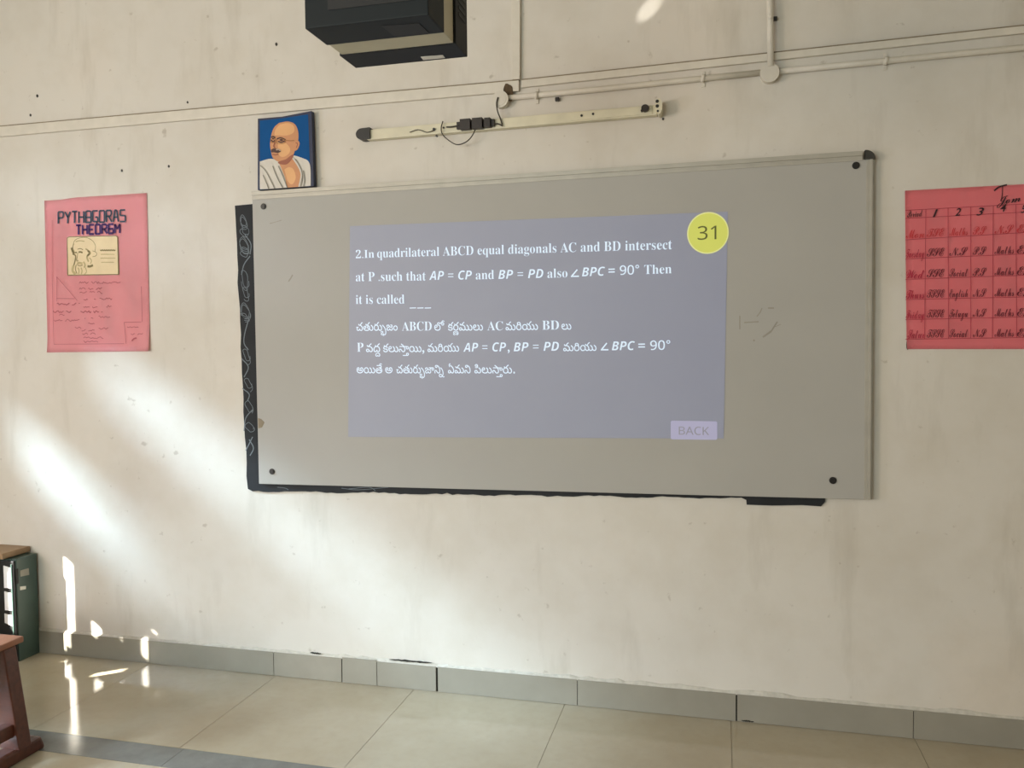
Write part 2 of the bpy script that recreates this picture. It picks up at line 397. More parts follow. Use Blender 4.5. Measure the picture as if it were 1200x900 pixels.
BF = -0.026                                                     # face of the whiteboard
TL, BL, BR, TR = at(295.5, 228, BF), at(303.5, 567, BF), at(1021, 585.5, BF), at(1024, 180, BF)
board = thing('whiteboard', ((BL.x + BR.x) / 2, -0.009, BL.z), 'large grey whiteboard with a metal top rail, screwed over the blackboard', 'whiteboard')
def bp(u, v): # u, v from 0 to 1 across the board
    a = BL.lerp(BR, u); b = TL.lerp(TR, u); return a.lerp(b, v)
bm = bmesh.new()
def quad_at(pts, y): return [(p.x, y, p.z) for p in pts]
hexa(bm, quad_at([bp(0, 0), bp(.994, 0), bp(.994, .985), bp(0, .985)], BF), quad_at([bp(0, 0), bp(.994, 0), bp(.994, .985), bp(0, .985)], -0.010), 0, 0.0012)
# worn pen smudges in the right half
panel = obj('panel', bm, M['board'], board)
bm = bmesh.new(); rnd = random.Random(11)
def sm(a, b, w): stroke(bm, [P(a[0], a[1], BF - .0004), P((a[0] + b[0]) / 2 + rnd.uniform(-1, 1), (a[1] + b[1]) / 2, BF - .0004), P(b[0], b[1], BF - .0004)], w, BF - 0.0004)
for a, b, w in (((911, 377), (904, 388), .005), ((904, 388), (894, 395), .007), ((893, 361), (887, 371), .004), ((867, 370), (867, 386), .004), ((872, 378), (889, 377), .005), ((884, 400), (883, 398), .006), ((900, 361), (907, 361), .005), ((915, 380), (908, 383), .002), ((338, 330), (343, 322), .006), ((316, 262), (330, 258), .003)): sm(a, b, w)
obj('pen_smudges', bm, M['smudge'], panel, label='faint dark rubbed pen marks')
bm = bmesh.new()                                                # top rail: folded strip, a lip and a bead
for v0, v1, y0, mi in ((.982, .990, BF - .003, 0), (.990, .996, BF - .0015, 0), (.996, 1.009, BF - .006, 0)):
    hexa(bm, quad_at([bp(0, v0), bp(.985, v0), bp(.985, v1), bp(0, v1)], y0), quad_at([bp(0, v0), bp(.985, v0), bp(.985, v1), bp(0, v1)], -0.008), mi, 0.0006)
obj('top_rail', bm, M['alu'], board, label='dull metal rail along the top edge')
bm = bmesh.new()
for u0, u1, y0 in ((.990, .9945, BF - .002), (.9945, .9985, BF - .006), (.9985, 1.001, BF + .002)):
    hexa(bm, quad_at([bp(u0, 0), bp(u1, 0), bp(u1, .985), bp(u0, .985)], y0), quad_at([bp(u0, 0), bp(u1, 0), bp(u1, .985), bp(u0, .985)], -0.008), 0, 0.0006)
obj('side_rail', bm, M['alu'], board, label='dull metal rail down the right edge')
bm = bmesh.new(); n = 8
c = bp(.988, .984); e = (bp(1.002, .984) - c).x; h = (bp(.988, 1.011) - c).z
pts = [(c.x, c.z), (c.x + e, c.z)] + [(c.x + e * math.cos(a), c.z + h * math.sin(a)) for a in [k * math.pi / 2 / n for k in range(1, n)]] + [(c.x, c.z + h)]
prism(bm, pts, BF - 0.008, -0.010)
obj('corner_cap', bm, M['cap'], board, label='dark rounded plastic cap on the top right corner')
for px, py in ((309, 242), (319, 552.5), (1003, 194), (976, 563)):
    bm = bmesh.new(); q = at(px, py, BF); disc(bm, (q.x, q.z), 0.0125, BF - 0.003, BF, 20); disc(bm, (q.x, q.z), 0.009, BF - 0.006, BF - 0.003, 20)
    obj('screw', bm, M['screw'], board, label='dark screw with a washer')
bm = bmesh.new()
prism(bm, [P(*p, BF) for p in ((302.5, 490), (306, 491), (310, 495), (307, 501), (302.8, 502))], BF - .0012, BF)
obj('chipped_edge', bm, M['chip'], board, label='brown chip where the surface is torn at the left edge')

# ------------------------------------------------------------------ the self-glowing slide on the board
SL = BF - 0.0012
# outlines of the South Indian letters: advance width, then contours of delta points (* = curve handle)
GL = {
 6: (507, '33,208 0,63* 55,99* 100,58* 65,0 66,0* 100,-57* 55,-100* 0,-63 0,-63* -54,-99* -99,-58* -68,0 -67,0* -99,58* -54,100*|115,209 0,-60* 70,-83* 68,0 46,0* 62,38* 31,65* 0,40 0,59* -73,82* -66,0 -44,0* -62,-38* -32,-63*'),
 9: (800, '390,-12 -90,0* -133,43* -88,78* -43,104* 0,60 0,72* 50,102* 85,53* 54,0 40,0* 59,-31* 33,-57* 0,-39 0,-40* -34,-63* -68,-35* -53,0 -50,0* -74,46* -20,23 24,62 8,-11* 29,-29* 46,-21* 32,0 40,0* 41,34* 0,30 0,29* -32,31* -26,0 -47,0* -58,-78* 0,-71 0,-9 0,-51* 55,-94* 121,-59* 99,0 148,0* 144,105* 0,113 0,37* -22,63* -45,40* -35,0 -23,0* -39,-31* 0,-34 0,-39* 52,-51* 42,-14 0,-72 -309,0 0,74 219,0 -9,-7 -35,17* -39,64* 0,42 0,30* 30,58* 65,38* 50,0 52,0* 81,-56* 48,-97* 0,-63 0,-75* -51,-112* -97,-73* -139,-36*'),
 18: (711, '485,-12 -48,0* -71,36* -60,64* -33,43 -29,40* -42,36* -30,0 -28,0* -37,-36* 0,-35 0,-31* 39,-42* 34,0 34,0* 45,40* 16,38 53,-60 -19,-27* -42,-42* -53,-24* -39,0 -53,0* -64,44* -29,69* 0,37 0,44* 38,64* 64,36* 39,0 36,0* 56,-25* 54,-53* 32,-43 27,-35* 42,-42* 44,-17* 29,0 50,0* 53,64* 0,69 0,56* -37,106* -66,95* -88,83* -104,68* -56,24 38,80 55,-23* 113,-71* 102,-95* 80,-115* 46,-134* 0,-76 0,-66* -45,-94* -85,-50*|114,687 0,44* 35,65* 61,35* 39,0 22,0* 35,-7* 12,-5 -29,-71 -7,2* -18,4* -10,0 -28,0* -30,-37* 0,-29 0,-40* 30,-67* 25,-35 -77,-34 -23,38* -37,87*'),
 23: (522, '264,-12 -64,0* -103,36* -67,70* -12,52 86,23 9,-31* 37,-46* 65,-25* 52,0 53,0* 61,19* 27,33* 0,22 0,20* -20,30* -48,19* -43,3 -65,5 -52,4* -75,17* -24,19 -21,16* -23,49* 0,34 0,41* 48,65* 95,37* 72,0 66,0* 89,-25* 59,-61* 18,-54 -86,-22 -9,29* -33,39* -58,19* -46,0 -50,0* -58,-18* -24,-30* 0,-19 0,-27* 45,-31* 66,-5 77,-5 52,-4* 65,-22* 21,-17 23,-19* 22,-54* 0,-32 0,-50* -51,-69* -101,-35*|234,425 -29,0* -53,22* -44,61* -16,56 83,27 15,-55* 28,-36* 22,0 20,0* 35,25* 32,40 31,40 34,44* 57,52* 64,24* 44,0 6,-77 -35,-2* -47,-18* -39,-39* -26,-33 -23,-30 -28,-36* -50,-44* -51,-21*'),
 28: (760, '543,-12 -41,0* -58,20* -46,45* -23,36 20,2 -22,-41* -51,-45* -59,-17* -35,0 -48,0* -73,39* -41,71* 0,46 0,34* 41,74* 44,22 -12,-16 -114,0 0,74 234,0 0,-71 -60,-13* -52,-60* 0,-39 0,-37* 46,-45* 40,0 50,0* 59,65* 4,53 77,0 3,-41* 33,-52* 50,-25* 26,0 28,0* 49,20* 30,54* 0,51 0,56* -43,85* -71,58* -87,32* -44,3 37,74 96,-15* 129,-88* 66,-128* 0,-75 0,-70* -48,-91* -82,-45*|387,425 -29,0* -53,22* -44,61* -16,56 83,27 15,-55* 28,-36* 22,0 20,0* 35,25* 32,40 31,40 34,44* 57,52* 64,24* 44,0 6,-77 -35,-2* -47,-18* -39,-39* -26,-33 -23,-30 -28,-36* -50,-44* -51,-21*'),
 30: (731, '530,-12 -38,0* -59,21* -47,44* -20,36 20,1 -26,-41* -54,-44* -62,-17* -39,0 -55,0* -73,39* -36,65* 0,38 0,41* 33,58* 66,43* 49,17 41,15* 48,34* 0,33 0,16* -14,25* -33,15* -28,0 -43,0* -42,-33* 0,-29 0,-13* 7,-22* 3,-7 -75,-21 -8,15* -9,37* 0,21 0,32* 34,57* 74,36* 59,0 60,0* 68,-40* 29,-60* 0,-30 0,-38* -30,-53* -59,-38* -44,-16 -53,-20* -51,-41* 0,-33 0,-29* 41,-35* 43,0 42,0* 55,29* 29,54* 3,35 78,0 4,-61* 64,-57* 45,0 47,0* 44,40* 0,35 0,23* -14,38* -11,18 74,31 15,-22* 19,-63* 0,-32 0,-46* -40,-66* -76,-35*|673,377 0,-53* -83,-72* -78,0 -54,0* -84,30* -58,49* -17,26 36,57 29,-44* 102,-43* 48,0 27,0* 34,12* 17,22* 0,15 0,28* -42,21* -29,0 -18,0* -30,-4* -13,-2 -10,72 12,3* 40,6* 27,0 36,0* 66,-22* 42,-54*'),
 38: (778, '394,-12 -121,0* -159,65* -78,113* 0,71 0,56* 47,85* 82,47* 53,0 42,0* 60,-31* 32,-56* 0,-37 0,-61* -83,-73* -75,0 -22,0* -40,9* -34,14* -15,9 7,71 20,-15* 45,-18* 27,0 49,0* 41,36* 0,28 0,26* -31,27* -28,0 -30,0* -47,-28* -28,-48* 0,-32 0,-5 0,-43* 41,-65* 74,-44* 103,-22* 63,0 83,0* 109,34* 62,54* 25,62* 0,29 0,44 -9,27* -48,37* -35,0 -25,0* -41,-29* 0,-32 0,-22* 32,-34* 34,0 26,0* 38,19* 23,35* 5,23 16,-90 -15,-18* -35,-26* -43,-13* -28,0 -38,0* -60,30* -34,55* 0,38 0,56* 71,63* 59,0 6,0* 15,-2* 18,-4* 8,-3 -12,-1 -20,10* -62,12* -63,7* -22,0 20,68 77,-7* 112,-43* 71,-66* 34,-85* 0,-50 0,-55* -41,-94* -85,-69* -132,-39*|409,425 -29,0* -53,22* -44,61* -16,56 83,27 15,-55* 28,-36* 22,0 20,0* 35,25* 32,40 31,40 34,44* 57,52* 64,24* 44,0 6,-77 -35,-2* -47,-18* -39,-39* -26,-33 -23,-30 -28,-36* -50,-44* -51,-21*'),
 40: (706, '504,-12 -37,0* -58,20* -45,45* -21,37 19,2 -21,-43* -52,-45* -58,-16* -33,0 -73,0* -90,112* 0,100 0,89* 78,135* 144,76* 100,0 100,0* 140,-77* 74,-135* 0,-88 0,-68* -41,-95* -75,-49*|496,67 42,0* 50,62* 0,73 0,65* -49,100* -99,58* -76,0 -15,0 -75,0* -103,-55* -53,-99* 0,-66 0,-75* 49,-63* 43,0 45,0* 55,65* 4,53 78,0 4,-61* 63,-57*|323,425 -29,0* -53,22* -44,61* -16,56 83,27 15,-55* 28,-36* 22,0 20,0* 35,25* 32,40 31,40 34,44* 57,52* 64,24* 44,0 6,-77 -35,-2* -47,-18* -39,-39* -26,-33 -23,-30 -28,-36* -50,-44* -51,-21*'),
 47: (1058, '239,425 -29,0* -53,22* -44,61* -16,56 83,27 15,-55* 28,-36* 22,0 20,0* 35,25* 32,40 31,40 34,44* 57,52* 64,24* 44,0 6,-77 -35,-2* -47,-18* -39,-39* -26,-33 -23,-30 -28,-36* -50,-44* -51,-21*|481,-12 -46,0* -70,36* -59,64* -33,43 -29,40* -42,36* -30,0 -28,0* -37,-36* 0,-35 0,-31* 39,-42* 34,0 34,0* 45,40* 16,38 53,-60 -19,-27* -42,-42* -53,-24* -39,0 -53,0* -64,44* -29,69* 0,37 0,44* 38,64* 64,36* 39,0 36,0* 56,-25* 54,-53* 32,-43 27,-35* 42,-42* 42,-17* 27,0 53,0* 54,64* 0,61 0,57* -46,87* -82,59* -110,30* -63,0 -49,0 83,75 111,-7* 157,-81* 82,-133* 0,-85 0,-59* -42,-94* -87,-53*|828,-12 -67,0* -101,68* -39,55 40,65 28,-37* 55,-48* 59,-24* 32,0 51,0* 54,65* 0,61 0,58* -47,87* -79,63* -50,22 37,77 62,-26* 100,-88* 60,-116* 0,-71 0,-99* -100,-112*'),
 48: (1286, '35,236 0,78* 66,119* 117,67* 78,0 79,0* 117,-65* 66,-118* 0,-80 0,-74* -64,-113* -118,-62* -80,0 -79,0* -117,62* -65,111*|118,245 0,-78* 90,-100* 88,0 60,0* 79,44* 40,79* 0,50 0,50* -39,82* -79,49* -61,0 -61,0* -79,-49* -38,-80*|709,-12 -67,0* -101,68* -39,55 40,65 28,-37* 55,-48* 59,-24* 32,0 51,0* 54,65* 0,61 0,58* -47,88* -81,64* -51,23 37,66 62,-26* 102,-87* 61,-113* 0,-67 0,-99* -100,-112*|1056,-12 -67,0* -101,68* -39,55 40,65 28,-37* 55,-48* 59,-24* 32,0 51,0* 54,65* 0,61 0,58* -47,87* -79,63* -50,22 37,77 62,-26* 100,-88* 60,-116* 0,-71 0,-99* -100,-112*|635,425 -29,0* -53,22* -44,61* -16,56 83,27 15,-55* 28,-36* 22,0 20,0* 35,25* 32,40 31,40 34,44* 57,52* 64,24* 44,0 6,-77 -35,-2* -47,-18* -39,-39* -26,-33 -23,-30 -28,-36* -50,-44* -51,-21*'),
 49: (593, '35,236 0,78* 66,119* 117,67* 78,0 79,0* 117,-65* 66,-118* 0,-80 0,-74* -64,-113* -118,-62* -80,0 -79,0* -117,62* -65,111*|118,248 0,-81* 90,-100* 88,0 60,0* 79,45* 40,80* 0,50 0,51* -39,83* -79,49* -61,0 -61,0* -79,-49* -38,-80*|265,425 -29,0* -53,22* -44,61* -16,56 83,27 15,-55* 28,-36* 22,0 20,0* 35,25* 32,40 31,40 34,44* 57,52* 64,24* 44,0 6,-77 -35,-2* -47,-18* -39,-39* -26,-33 -23,-30 -28,-36* -50,-44* -51,-21*'),
 51: (709, '356,-12 -105,0* -143,72* -73,127* 0,82 0,74* 51,103* 86,54* 53,0 40,0* 59,-31* 33,-57* 0,-39 0,-40* -34,-63* -69,-35* -53,0 -33,0* -56,22* -41,32* -13,15 23,62 8,-11* 29,-29* 46,-21* 32,0 41,0* 41,34* 0,30 0,29* -32,31* -26,0 -48,0* -58,-78* 0,-67 0,-18 0,-40* 29,-71* 58,-56* 91,-32* 61,0 110,0* 128,92* 0,86 0,58* -65,92* -69,28 40,77 83,-36* 94,-128* 0,-86 0,-74* -66,-119* -141,-69*'),
 54: (711, '481,-12 -46,0* -70,36* -59,64* -33,43 -29,40* -42,36* -30,0 -28,0* -37,-36* 0,-35 0,-31* 39,-42* 34,0 34,0* 45,40* 16,38 53,-60 -19,-27* -42,-42* -53,-24* -39,0 -53,0* -64,44* -29,69* 0,37 0,44* 38,64* 64,36* 39,0 36,0* 56,-25* 54,-53* 32,-43 27,-35* 42,-42* 42,-17* 27,0 53,0* 54,64* 0,61 0,57* -46,87* -82,59* -110,30* -63,0 -49,0 83,75 111,-7* 157,-81* 82,-133* 0,-85 0,-59* -42,-94* -87,-53*|239,425 -29,0* -53,22* -44,61* -16,56 83,27 15,-55* 28,-36* 22,0 20,0* 35,25* 32,40 31,40 34,44* 57,52* 64,24* 44,0 6,-77 -35,-2* -47,-18* -39,-39* -26,-33 -23,-30 -28,-36* -50,-44* -51,-21*'),
 63: (346, '116,-12 -67,0* -101,68* -39,55 40,65 28,-37* 55,-48* 59,-24* 32,0 51,0* 54,65* 0,61 0,58* -47,87* -79,63* -50,22 37,77 62,-26* 100,-88* 60,-116* 0,-71 0,-99* -100,-112*'),
 146: (1046, '530,-12 -38,0* -59,21* -47,44* -20,36 20,1 -26,-41* -54,-44* -62,-17* -39,0 -55,0* -73,39* -36,65* 0,38 0,41* 33,58* 66,43* 49,17 41,15* 48,34* 0,33 0,16* -14,25* -33,15* -28,0 -43,0* -42,-33* 0,-29 0,-13* 7,-22* 3,-7 -75,-21 -8,15* -9,37* 0,21 0,32* 34,57* 74,36* 59,0 60,0* 68,-40* 29,-60* 0,-30 0,-38* -30,-53* -59,-38* -44,-16 -53,-20* -51,-41* 0,-33 0,-29* 41,-35* 43,0 42,0* 55,29* 29,54* 3,35 78,0 4,-61* 64,-57* 45,0 47,0* 44,40* 0,35 0,23* -14,38* -11,18 74,31 15,-22* 19,-63* 0,-32 0,-46* -40,-66* -76,-35*|673,377 0,-53* -83,-72* -78,0 -54,0* -84,30* -58,49* -17,26 36,57 29,-44* 102,-43* 48,0 27,0* 34,12* 17,22* 0,15 0,30* -49,26* -26,0 -11,0* -27,-2* -11,-2 -7,56 13,3* 34,4* 21,0 35,0* 66,-23* 43,-50*|890,220 -37,0* -53,22* -32,37* -15,44* 0,21 0,32* 19,46* 14,21 88,7 -25,-25* -23,-47* 0,-25 0,-30* 35,-37* 33,0 35,0* 29,37* 0,27 0,42* -51,33* -46,0 -409,0 0,75 367,0 43,0* 60,-7* 44,-16* 18,-15 21,-16* 26,-55* 0,-38 0,-63* -76,-70*'),
 172: (1031, '472,-12 -47,0* -70,31* -62,65* -37,49 -21,29* -29,33* -25,14* -17,0 -23,0* -30,-37* 0,-29 0,-35* 24,-62* 24,-32 -81,-27 -22,35* -27,75* 0,46 0,41* 35,64* 61,38* 40,0 39,0* 53,-27* 45,-49* 26,-35 30,-39* 44,-47* 45,-22* 31,0 52,0* 54,64* 0,66 0,69* -53,125* -44,54 -8,24 -55,56* -121,80* -68,31 36,76 53,-22* 108,-68* 100,-88* 40,-53 11,-26 40,-55* 44,-130* 0,-72 0,-65* -45,-95* -86,-50*|875,220 -37,0* -53,22* -32,37* -15,44* 0,21 0,32* 19,46* 14,21 88,7 -25,-25* -23,-47* 0,-25 0,-30* 35,-37* 33,0 35,0* 29,37* 0,27 0,42* -51,33* -46,0 -749,0 0,75 707,0 43,0* 60,-7* 44,-16* 18,-15 21,-16* 26,-55* 0,-38 0,-63* -76,-70*'),
 194: (702, '472,-12 -47,0* -70,31* -62,65* -37,49 -21,29* -29,33* -25,14* -17,0 -23,0* -30,-37* 0,-29 0,-35* 24,-62* 24,-32 -81,-27 -22,35* -27,75* 0,46 0,41* 35,64* 61,38* 40,0 39,0* 53,-27* 45,-50* 26,-34 31,-41* 45,-47* 43,-20* 29,0 36,0* 48,33* 23,71* 0,56 0,65* -44,131* -78,112* -104,78* -60,13 -12,3* -25,3* -14,0 -37,0* -40,-32* 0,-24 0,-25* 29,-30* 28,0 27,0* 36,28* 0,35 0,24* -20,41* -14,13 72,11 14,-22* 19,-49* 0,-27 0,-56* -71,-67* -63,0 -47,0* -58,38* -26,55* 0,27 0,42* 41,57* 74,30* 49,0 79,0* 146,-73* 115,-130* 67,-171* 0,-99 0,-82* -44,-107* -86,-51*'),
 195: (711, '485,-12 -48,0* -71,36* -60,64* -33,43 -29,40* -42,36* -30,0 -28,0* -37,-36* 0,-35 0,-31* 39,-42* 34,0 34,0* 45,40* 16,38 53,-60 -19,-27* -42,-42* -53,-24* -39,0 -53,0* -64,44* -29,69* 0,37 0,44* 38,64* 64,36* 39,0 36,0* 56,-25* 54,-53* 32,-43 27,-35* 42,-42* 44,-17* 29,0 50,0* 53,65* 0,61 0,58* -46,87* -80,63* -50,22 38,77 62,-26* 100,-88* 59,-117* 0,-71 0,-66* -45,-94* -85,-50*|214,432 -36,0* -63,16* -30,10 27,64 20,-8* 48,-13* 30,0 29,0* 47,15* 28,40* 0,39 0,5 0,45* -59,63* -43,0 -31,0* -34,-25* 0,-21 0,-19* 19,-19* 27,-6* 10,0 44,0* 50,40* 22,32 35,-44 -12,-20* -37,-42* -57,-29* -42,0 -34,0* -59,21* -37,46* 0,37 0,51* 73,63* 63,0 54,0* 77,-48* 41,-81* 0,-49 0,-88* -95,-75*'),
 200: (1286, '35,236 0,78* 66,119* 117,67* 78,0 79,0* 117,-65* 66,-118* 0,-80 0,-74* -64,-113* -118,-62* -80,0 -79,0* -117,62* -65,111*|118,245 0,-78* 90,-100* 88,0 60,0* 79,44* 40,79* 0,50 0,50* -39,82* -79,49* -61,0 -61,0* -79,-49* -38,-80*|709,-12 -67,0* -101,68* -39,55 40,65 28,-37* 55,-48* 59,-24* 32,0 51,0* 54,65* 0,61 0,58* -47,87* -79,63* -50,22 37,77 62,-26* 100,-88* 60,-116* 0,-71 0,-99* -100,-112*|1056,-12 -67,0* -101,68* -39,55 40,65 28,-37* 55,-48* 59,-24* 32,0 51,0* 54,65* 0,61 0,58* -47,87* -79,63* -50,22 37,77 62,-26* 100,-88* 60,-116* 0,-71 0,-99* -100,-112*'),
 201: (593, '279,683 70,0* 96,-59* 49,-97* 0,-58 0,-18* -5,-36* -3,-11 -70,34 1,5* 0,7* 0,4 0,33* -24,71* -60,49* -54,0 -49,0* -40,-41* 0,-26 0,-25* 25,-34* 22,-13 -87,-20 -19,19* -20,50* 0,25 0,39* 36,64* 74,38*|35,236 0,78* 66,119* 117,67* 78,0 79,0* 117,-65* 66,-118* 0,-80 0,-74* -64,-113* -118,-62* -80,0 -79,0* -117,62* -65,111*|118,248 0,-81* 90,-100* 88,0 60,0* 79,45* 40,80* 0,50 0,51* -39,83* -79,49* -61,0 -61,0* -79,-49* -38,-80*'),
 306: (778, '691,553 0,-34* -26,-44* -16,-13 -23,-19* -78,-18* -59,0 -129,0 0,75 159,0 32,0* 33,7* 10,8 8,7* 7,18* 0,12 0,13* -8,20* -8,7 -10,8* -30,8* -35,0 -362,0 0,75 356,0 55,0* 63,-16* 23,-20 17,-15* 21,-45*|585,832 61,0* 69,-51* 17,-45 -76,-20 -5,15* -18,23* -27,12* -20,0 -27,0* -40,-28* 0,-27 0,-14* 19,-35* 30,-20 -74,-28 -27,25* -23,50* 0,30 0,36* 37,50* 64,27*|394,-12 -121,0* -159,65* -78,113* 0,71 0,56* 47,85* 82,47* 53,0 42,0* 60,-31* 32,-56* 0,-37 0,-61* -83,-73* -75,0 -22,0* -40,9* -34,14* -15,9 7,71 20,-15* 45,-18* 27,0 49,0* 41,36* 0,28 0,26* -31,27* -28,0 -30,0* -47,-28* -28,-49* 0,-31 0,-5 0,-43* 41,-65* 74,-44* 103,-22* 63,0 83,0* 109,34* 62,54* 25,62* 0,29 0,44 -9,27* -48,37* -35,0 -25,0* -41,-29* 0,-32 0,-22* 32,-34* 34,0 26,0* 38,19* 23,35* 5,23 16,-90 -15,-18* -35,-26* -43,-13* -28,0 -38,0* -60,30* -34,55* 0,38 0,56* 71,63* 59,0 6,0* 15,-2* 18,-4* 8,-3 -12,-1 -22,11* -59,15* -58,8* -22,0 14,62 77,-7* 112,-44* 71,-66* 34,-84* 0,-49 0,-55* -41,-94* -85,-69* -132,-39*'),
 427: (1029, '356,-12 -105,0* -143,72* -73,127* 0,82 0,74* 51,103* 86,54* 53,0 30,0* 48,-18* 35,-33* 19,-47* 0,-29 0,-61* -76,-77* -80,0 -33,0* -56,22* -41,32* -13,15 23,62 8,-11* 29,-29* 46,-21* 32,0 41,0* 41,34* 0,30 0,29* -32,31* -26,0 -48,0* -58,-78* 0,-67 0,-18 0,-40* 29,-71* 58,-56* 91,-32* 61,0 108,0* 130,89* 0,97 0,65* -68,96* -47,22 39,64 22,0 48,-35* 60,-78* 29,-88* 0,-49 0,-74* -64,-119* -140,-69*|907,420 -37,0* -53,22* -32,36* -15,44* 0,22 0,32* 19,46* 14,21 88,7 -25,-25* -23,-47* 0,-25 0,-30* 35,-37* 33,0 35,0* 29,37* 0,27 0,42* -51,33* -46,0 -103,0 -49,0* -46,-52* -6,-41 -78,0 -7,46* -54,47* -32,0 -13,0 -38,0* -38,-35* 0,-26 0,-19* 15,-29* 36,-16* 31,0 29,0 0,-75 -31,0 -48,0* -73,33* -41,64* 0,45 0,40* 39,59* 70,34* 46,0 5,0 34,0* 55,-15* 45,-41* 17,-38 -15,5 14,29* 39,40* 59,20* 44,0 43,0 71,0* 76,-16* 27,-22 21,-16* 26,-55* 0,-38 0,-63* -76,-70*|934,850 61,0* 69,-51* 17,-45 -76,-20 -5,15* -18,23* -27,12* -20,0 -27,0* -40,-28* 0,-27 0,-14* 19,-35* 30,-20 -74,-28 -27,25* -23,50* 0,30 0,36* 37,50* 64,27*'),
 485: (0, '-180,-386 -34,0* -48,24* -24,41* 0,25 0,24* 23,42* 46,25* 35,0 25,0* 38,-13* 32,-23* 13,-16 -22,-53 -15,22* -37,27* -28,0 -20,0* -24,-18* 0,-16 0,-13* 20,-20* 23,0 31,0* 42,38* 0,55 0,6 0,30* -20,47* -39,27* -30,0 -33,0* -36,-37* -5,-22 -68,0 -4,14* -23,28* -43,19* -33,0 -31,0* -33,-19* 0,-17 0,-15* 25,-20* 29,0 62,0 0,-57 -52,0 -34,0* -34,-19* 0,-20 0,-13* 20,-23* 28,0 29,0* 38,23* 22,21 47,-42 -29,-30* -65,-32* -45,0 -60,0* -57,50* 0,36 0,26* 29,41* 33,10 -31,11* -26,40* 0,25 0,39* 70,47* 58,0 37,0* 55,-16* 42,-30* 19,-23 -20,-2 23,34* 57,37* 43,0 73,0* 79,-96* 0,-71 0,-75* -72,-83*'),
 486: (0, '-146,-61 62,0* 69,-68* 0,-52 0,-37* -26,-48* -20,-16 -20,-14* -46,-16* -60,-6* -43,0 -386,0 0,75 434,0 47,0* 51,29* 0,34 0,22* -30,31* -31,0 -31,0* -33,-31* 0,-26 0,-21* 22,-41* 25,-21 -84,6 -14,20* -18,40* 0,28 0,27* 27,51* 58,34*'),
 488: (0, '-156,-386 -39,0* -56,29* -21,44 19,0 -26,-41* -52,-32* -44,0 -39,0* -52,39* -25,63* 0,36 0,59* 59,83* 103,45* 65,0 71,0* 102,-48* 54,-85* 0,-55 0,-35* -23,-63* -52,-39*|-167,-322 28,0* 31,39* 0,33 0,56* -81,69* -75,0 -78,0* -78,-68* 0,-55 0,-34* 32,-40* 28,0 24,0* 32,31* 6,37 69,0 7,-39* 30,-29*'),
 490: (346, '329,-337 -28,0* -47,19* -53,46* -38,40 -46,49* -58,53* -47,22* -30,0 -33,0* -48,-38* 0,-36 0,-42* 59,-42* 50,0 69,0* 104,63* 58,122* 0,88 0,86* -53,150* -114,132* -92,55 40,70 145,-86* 153,-256* 0,-148 0,-78* -46,-131* -47,-49 -40,-42* -111,-47* -70,0 -54,0* -83,37* -47,70* 0,48 0,40* 37,65* 71,40* 52,0 45,0* 70,-32* 72,-66* 46,-51 29,-29* 41,-36* 32,-15* 13,0 20,0* 29,17* 16,19 47,-52 -26,-28* -52,-27*'),
 494: (415, '231,-386 -36,0* -49,20* -33,38* -12,26 15,0 -25,-44* -70,-40* -55,0 -64,0* -66,60* 0,41 0,38* 53,55* 66,21 38,13* 28,20* 0,17 0,11* -24,20* -32,0 -23,0* -28,-9* -12,-15* 0,-11 0,-7* 5,-16* 2,-3 -70,-16 -5,10* -8,29* 0,13 0,22* 29,39* 61,25* 48,0 50,0* 57,-28* 25,-41* 0,-21 0,-28* -23,-38* -50,-28* -42,-14 -38,-13* -29,-24* 0,-15 0,-19* 29,-16* 25,0 50,0* 48,42* 9,35 71,0 4,-28* 21,-34* 33,-15* 21,0 25,0* 48,31* 31,85* 0,81 0,90* -56,164* -98,140* -124,113* -69,40 40,70 66,-38* 136,-120* 114,-159* 70,-195* 0,-113 0,-88* -45,-116* -80,-57*|67,-460 5,95 69,0 5,-95'),
}
WORDS = [[28, 38, 63, 49, 63, 494, 30, 6], [427], [23, 49, 485, 47, 63, 51, 63], [47, 201, 48, 63], [51, 63], [54, 40, 488], [23, 51, 63, 172, 486, 200], [9, 200, 306], [9], [28, 38, 63, 49, 63, 494, 146, 194, 490], [18, 47, 194], [195, 51, 63, 172, 486, 49, 63]]

def glyph_polys(g):
    adv, s = GL[g]; out = []
    for c in s.split('|'):
        if not c: continue
        x = y = 0; pts = []
        for t in c.split(' '):
            on = not t.endswith('*'); dx, dy = t.rstrip('*').split(','); x += int(dx); y += int(dy); pts.append((x, y, on))
        full = []; n = len(pts)
        for i in range(n):
            a, b = pts[i], pts[(i + 1) % n]; full.append(a)
            if not a[2] and not b[2]: full.append(((a[0] + b[0]) / 2, (a[1] + b[1]) / 2, True))
        while not full[0][2]: full = full[1:] + full[:1]
        poly = []; n = len(full); i = 0
        while i < n:
            a = full[i]
            b = full[(i + 1) % n]
            poly.append((a[0], a[1]))
            if not b[2]:
                c2 = full[(i + 2) % n]
                for t in (0.33, 0.67): poly.append(((1 - t) ** 2 * a[0] + 2 * t * (1 - t) * b[0] + t * t * c2[0], (1 - t) ** 2 * a[1] + 2 * t * (1 - t) * b[1] + t * t * c2[1]))
                i += 2
            else: i += 1
        out.append(poly)
    return adv, out
def curve_mesh(curve):
    o = bpy.data.objects.new('tmp', curve); COL.objects.link(o)
    dg = bpy.context.evaluated_depsgraph_get(); dg.update()
    me = bpy.data.meshes.new_from_object(o.evaluated_get(dg)); bpy.data.objects.remove(o); bpy.data.curves.remove(curve)
    b = bmesh.new(); b.from_mesh(me); bpy.data.meshes.remove(me); return b
